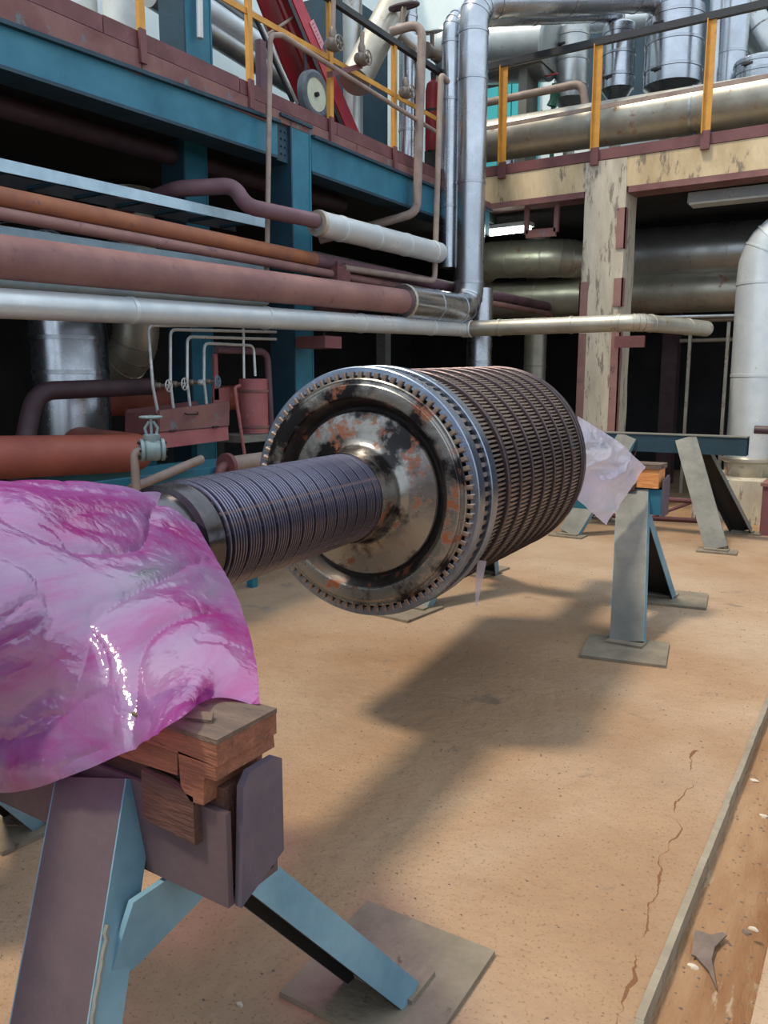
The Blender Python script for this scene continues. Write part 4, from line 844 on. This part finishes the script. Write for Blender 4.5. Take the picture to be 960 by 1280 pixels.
# chain blocks / valves at the railing
def hoist_block(label, x, y, X, top_y):
    c = X_(x, y, X); t = thing('small_valve', label, 'valve', c)
    obj('body', MB().lathe([(0, -.07), (.04, -.06), (.055, -.03), (.055, .03), (.04, .06), (0, .07)], 16, c, (.3, 1, 0)), M['brass'], t)
    obj('stem', MB().tube([c, X_(x + 1, top_y, X)], .02, 10), M['rail_pipe'], t)
    obj('bonnet', MB().lathe([(.03, .04), (.035, .1), (.02, .14)], 12, c), M['brass'], t)
    handwheel(c + V((.07, 0, 0)), (1, 0, 0), .06, M['brass'], t)
hoist_block('small valve with a tall stem left on the guard rail line', 416, 56, -4.36, 0)
hoist_block('small valve with a stem in front of the slanting chute', 452, 74, -4.36, 40)
hoist_block('larger cluster valve on the conduit right of the second ochre post', 507, 116, -4.36, 100)
c = X_(502, 30, -4.7); t = thing('large_valve', 'plum handwheel valve above the beige bent pipe', 'valve', c)
handwheel(X_(505, 8, -4.7), (0, -.3, 1), .15, M['dark_pipe'], t)
obj('stem', MB().tube([X_(505, 8, -4.7), X_(500, 60, -4.7)], .03, 10), M['brass'], t)
obj('body', MB().lathe([(0, -.14), (.1, -.12), (.08, 0), (.1, .12), (0, .14)], 18, X_(505, 48, -4.7), (.3, 1, -.3)), M['alu_dull'], t)
c = X_(540, 70, -4.75); t = thing('large_valve', 'grey handwheel valve left of the thinner silver riser', 'valve', c)
handwheel(X_(540, 40, -4.75), (0, -.3, 1), .11, M['alu_dull'], t)
obj('stem', MB().tube([X_(540, 40, -4.75), X_(541, 75, -4.75)], .025, 10), M['brass'], t)
obj('body', MB().lathe([(0, -.12), (.09, -.1), (.06, 0), (.09, .1), (0, .12)], 16, X_(540, 66, -4.75), (.3, 1, 0)), M['brass'], t)
a = X_(412, 93, -4.42); b_ = X_(450, 83, -4.42)
tag(obj('rusty_bracket', MB().beam(a, b_, (.06, 0, 0), (0, 0, .05)), M['brown'], smooth=False), 'red brown flat bracket across the guard rail near the chute', 'bracket')
# fire extinguisher
c = X_(541, 190, -4.75)
fx = thing('fire_extinguisher', 'tall red fire extinguisher standing left of the silver risers', 'extinguisher', c)
obj('cylinder', MB().lathe([(0, 0), (.085, 0), (.09, .02), (.09, .66), (.075, .73), (.03, .77), (.03, .8), (0, .8)], 28, c), M['red'], fx)
obj('valve_head', MB().lathe([(0, .78), (.03, .78), (.035, .85), (0, .86)], 14, c), M['black'], fx)
obj('hose', MB().tube(fillet([c + V((.03, 0, .83)), c + V((.14, .0, .8)), c + V((.13, -.02, .4)), c + V((.1, -.03, .25))], .1), .014, 10), M['black'], fx)
obj('label_band', MB().lathe([(.0905, .42), (.092, .42), (.092, .45), (.0905, .45)], 28, c), M['black'], fx)
obj('stand', MB().box((c.x - .07, c.y - .07, DK), (c.x + .07, c.y + .07, c.z)), M['dark_steel'], fx, False)

# ------------------------------------------------------------------ litter on the floor and in the trench
random.seed(3)
def rag(name, label, cat, outline, z, amp, m):
    mb = MB(); c = sum((V(p) for p in outline), V((0, 0))) / len(outline) if False else None
    pts = [V((x, y_, z + amp * abs(noise.noise(V((x * 30, y_ * 30, 0)))))) for x, y_ in outline]
    return tag(obj(name, mb.prism(pts, (0, 0, .006)), m), label, cat)
o = [Z_(x, y_, -.05) for x, y_ in ((868, 1172), (880, 1170), (888, 1178), (902, 1172), (908, 1176), (893, 1190), (889, 1205), (896, 1240), (886, 1216), (870, 1198), (864, 1200))]
rag('torn_scrap', 'curled torn brown scrap lying in the trench beside the steel edge', 'scrap', [(p.x, p.y) for p in o], -.05, .04, M['scrap'])
o = [Z_(x, y_, .018) for x, y_ in ((8, 1035), (16, 1020), (38, 1010), (62, 1016), (60, 1030), (30, 1036))]
rag('wood_chip', 'grey wood chip lying on the rear foot plate of the nearest trestle', 'scrap', [(p.x, p.y) for p in o], .018, .03, M['wood_top'])
for i, (x, y_, z, sz, lab) in enumerate(((943, 977, -.055, .02, 'white pebble in the trench under the steel edge, uppermost'), (954, 1021, -.055, .018, 'white flake in the trench at the right frame edge'), (866, 1209, -.055, .016, 'small white chip beside the torn scrap'), (942, 1162, -.004, .014, 'white chip on the far slab beside the trench'), (300, 1256, 0, .012, 'pale crumb on the floor right of the plum leg'), (933, 1166, -.055, .016, 'brown pebble in the trench next to the far slab'))):
    p = Z_(x, y_, z); mb = MB(); vs = []
    for a in range(3):
        for q in range(7):
            th = 2 * pi * q / 7; r = sz * (1, .85, .45)[a] * random.uniform(.7, 1.2); vs.append(p + V((r * cos(th), r * .6 * sin(th), sz * (0, .3, .5)[a])))
    fs = [(a * 7 + q, a * 7 + (q + 1) % 7, a * 7 + 7 + (q + 1) % 7, a * 7 + 7 + q) for a in range(2) for q in range(7)] + [tuple(range(14, 21))]
    tag(obj('pebble', mb.add(vs, fs), M['stone'] if i != 5 else M['scrap']), lab, 'pebble')
gm = MB()
for i in range(1400):
    if i < 500: p = V((random.uniform(-.37, -.17), random.uniform(.8, 6), -.055))
    else: p = V((random.uniform(-3.2, -.42), random.uniform(.9, 6.5), 0))
    s_ = random.uniform(.0015, .005); a = random.uniform(0, 6.28)
    vs = [p + V((s_ * 1.6 * cos(a + k * 2.09), s_ * sin(a + k * 2.09), 0)) for k in range(3)] + [p + V((0, 0, s_))]
    gm.add(vs, [(0, 1, 3), (1, 2, 3), (2, 0, 3)])
o = obj('grit', gm, M['scrap'], smooth=False); o['kind'] = 'stuff'; tag(o, 'loose grit scattered over the dusty floor and the trench', 'grit')
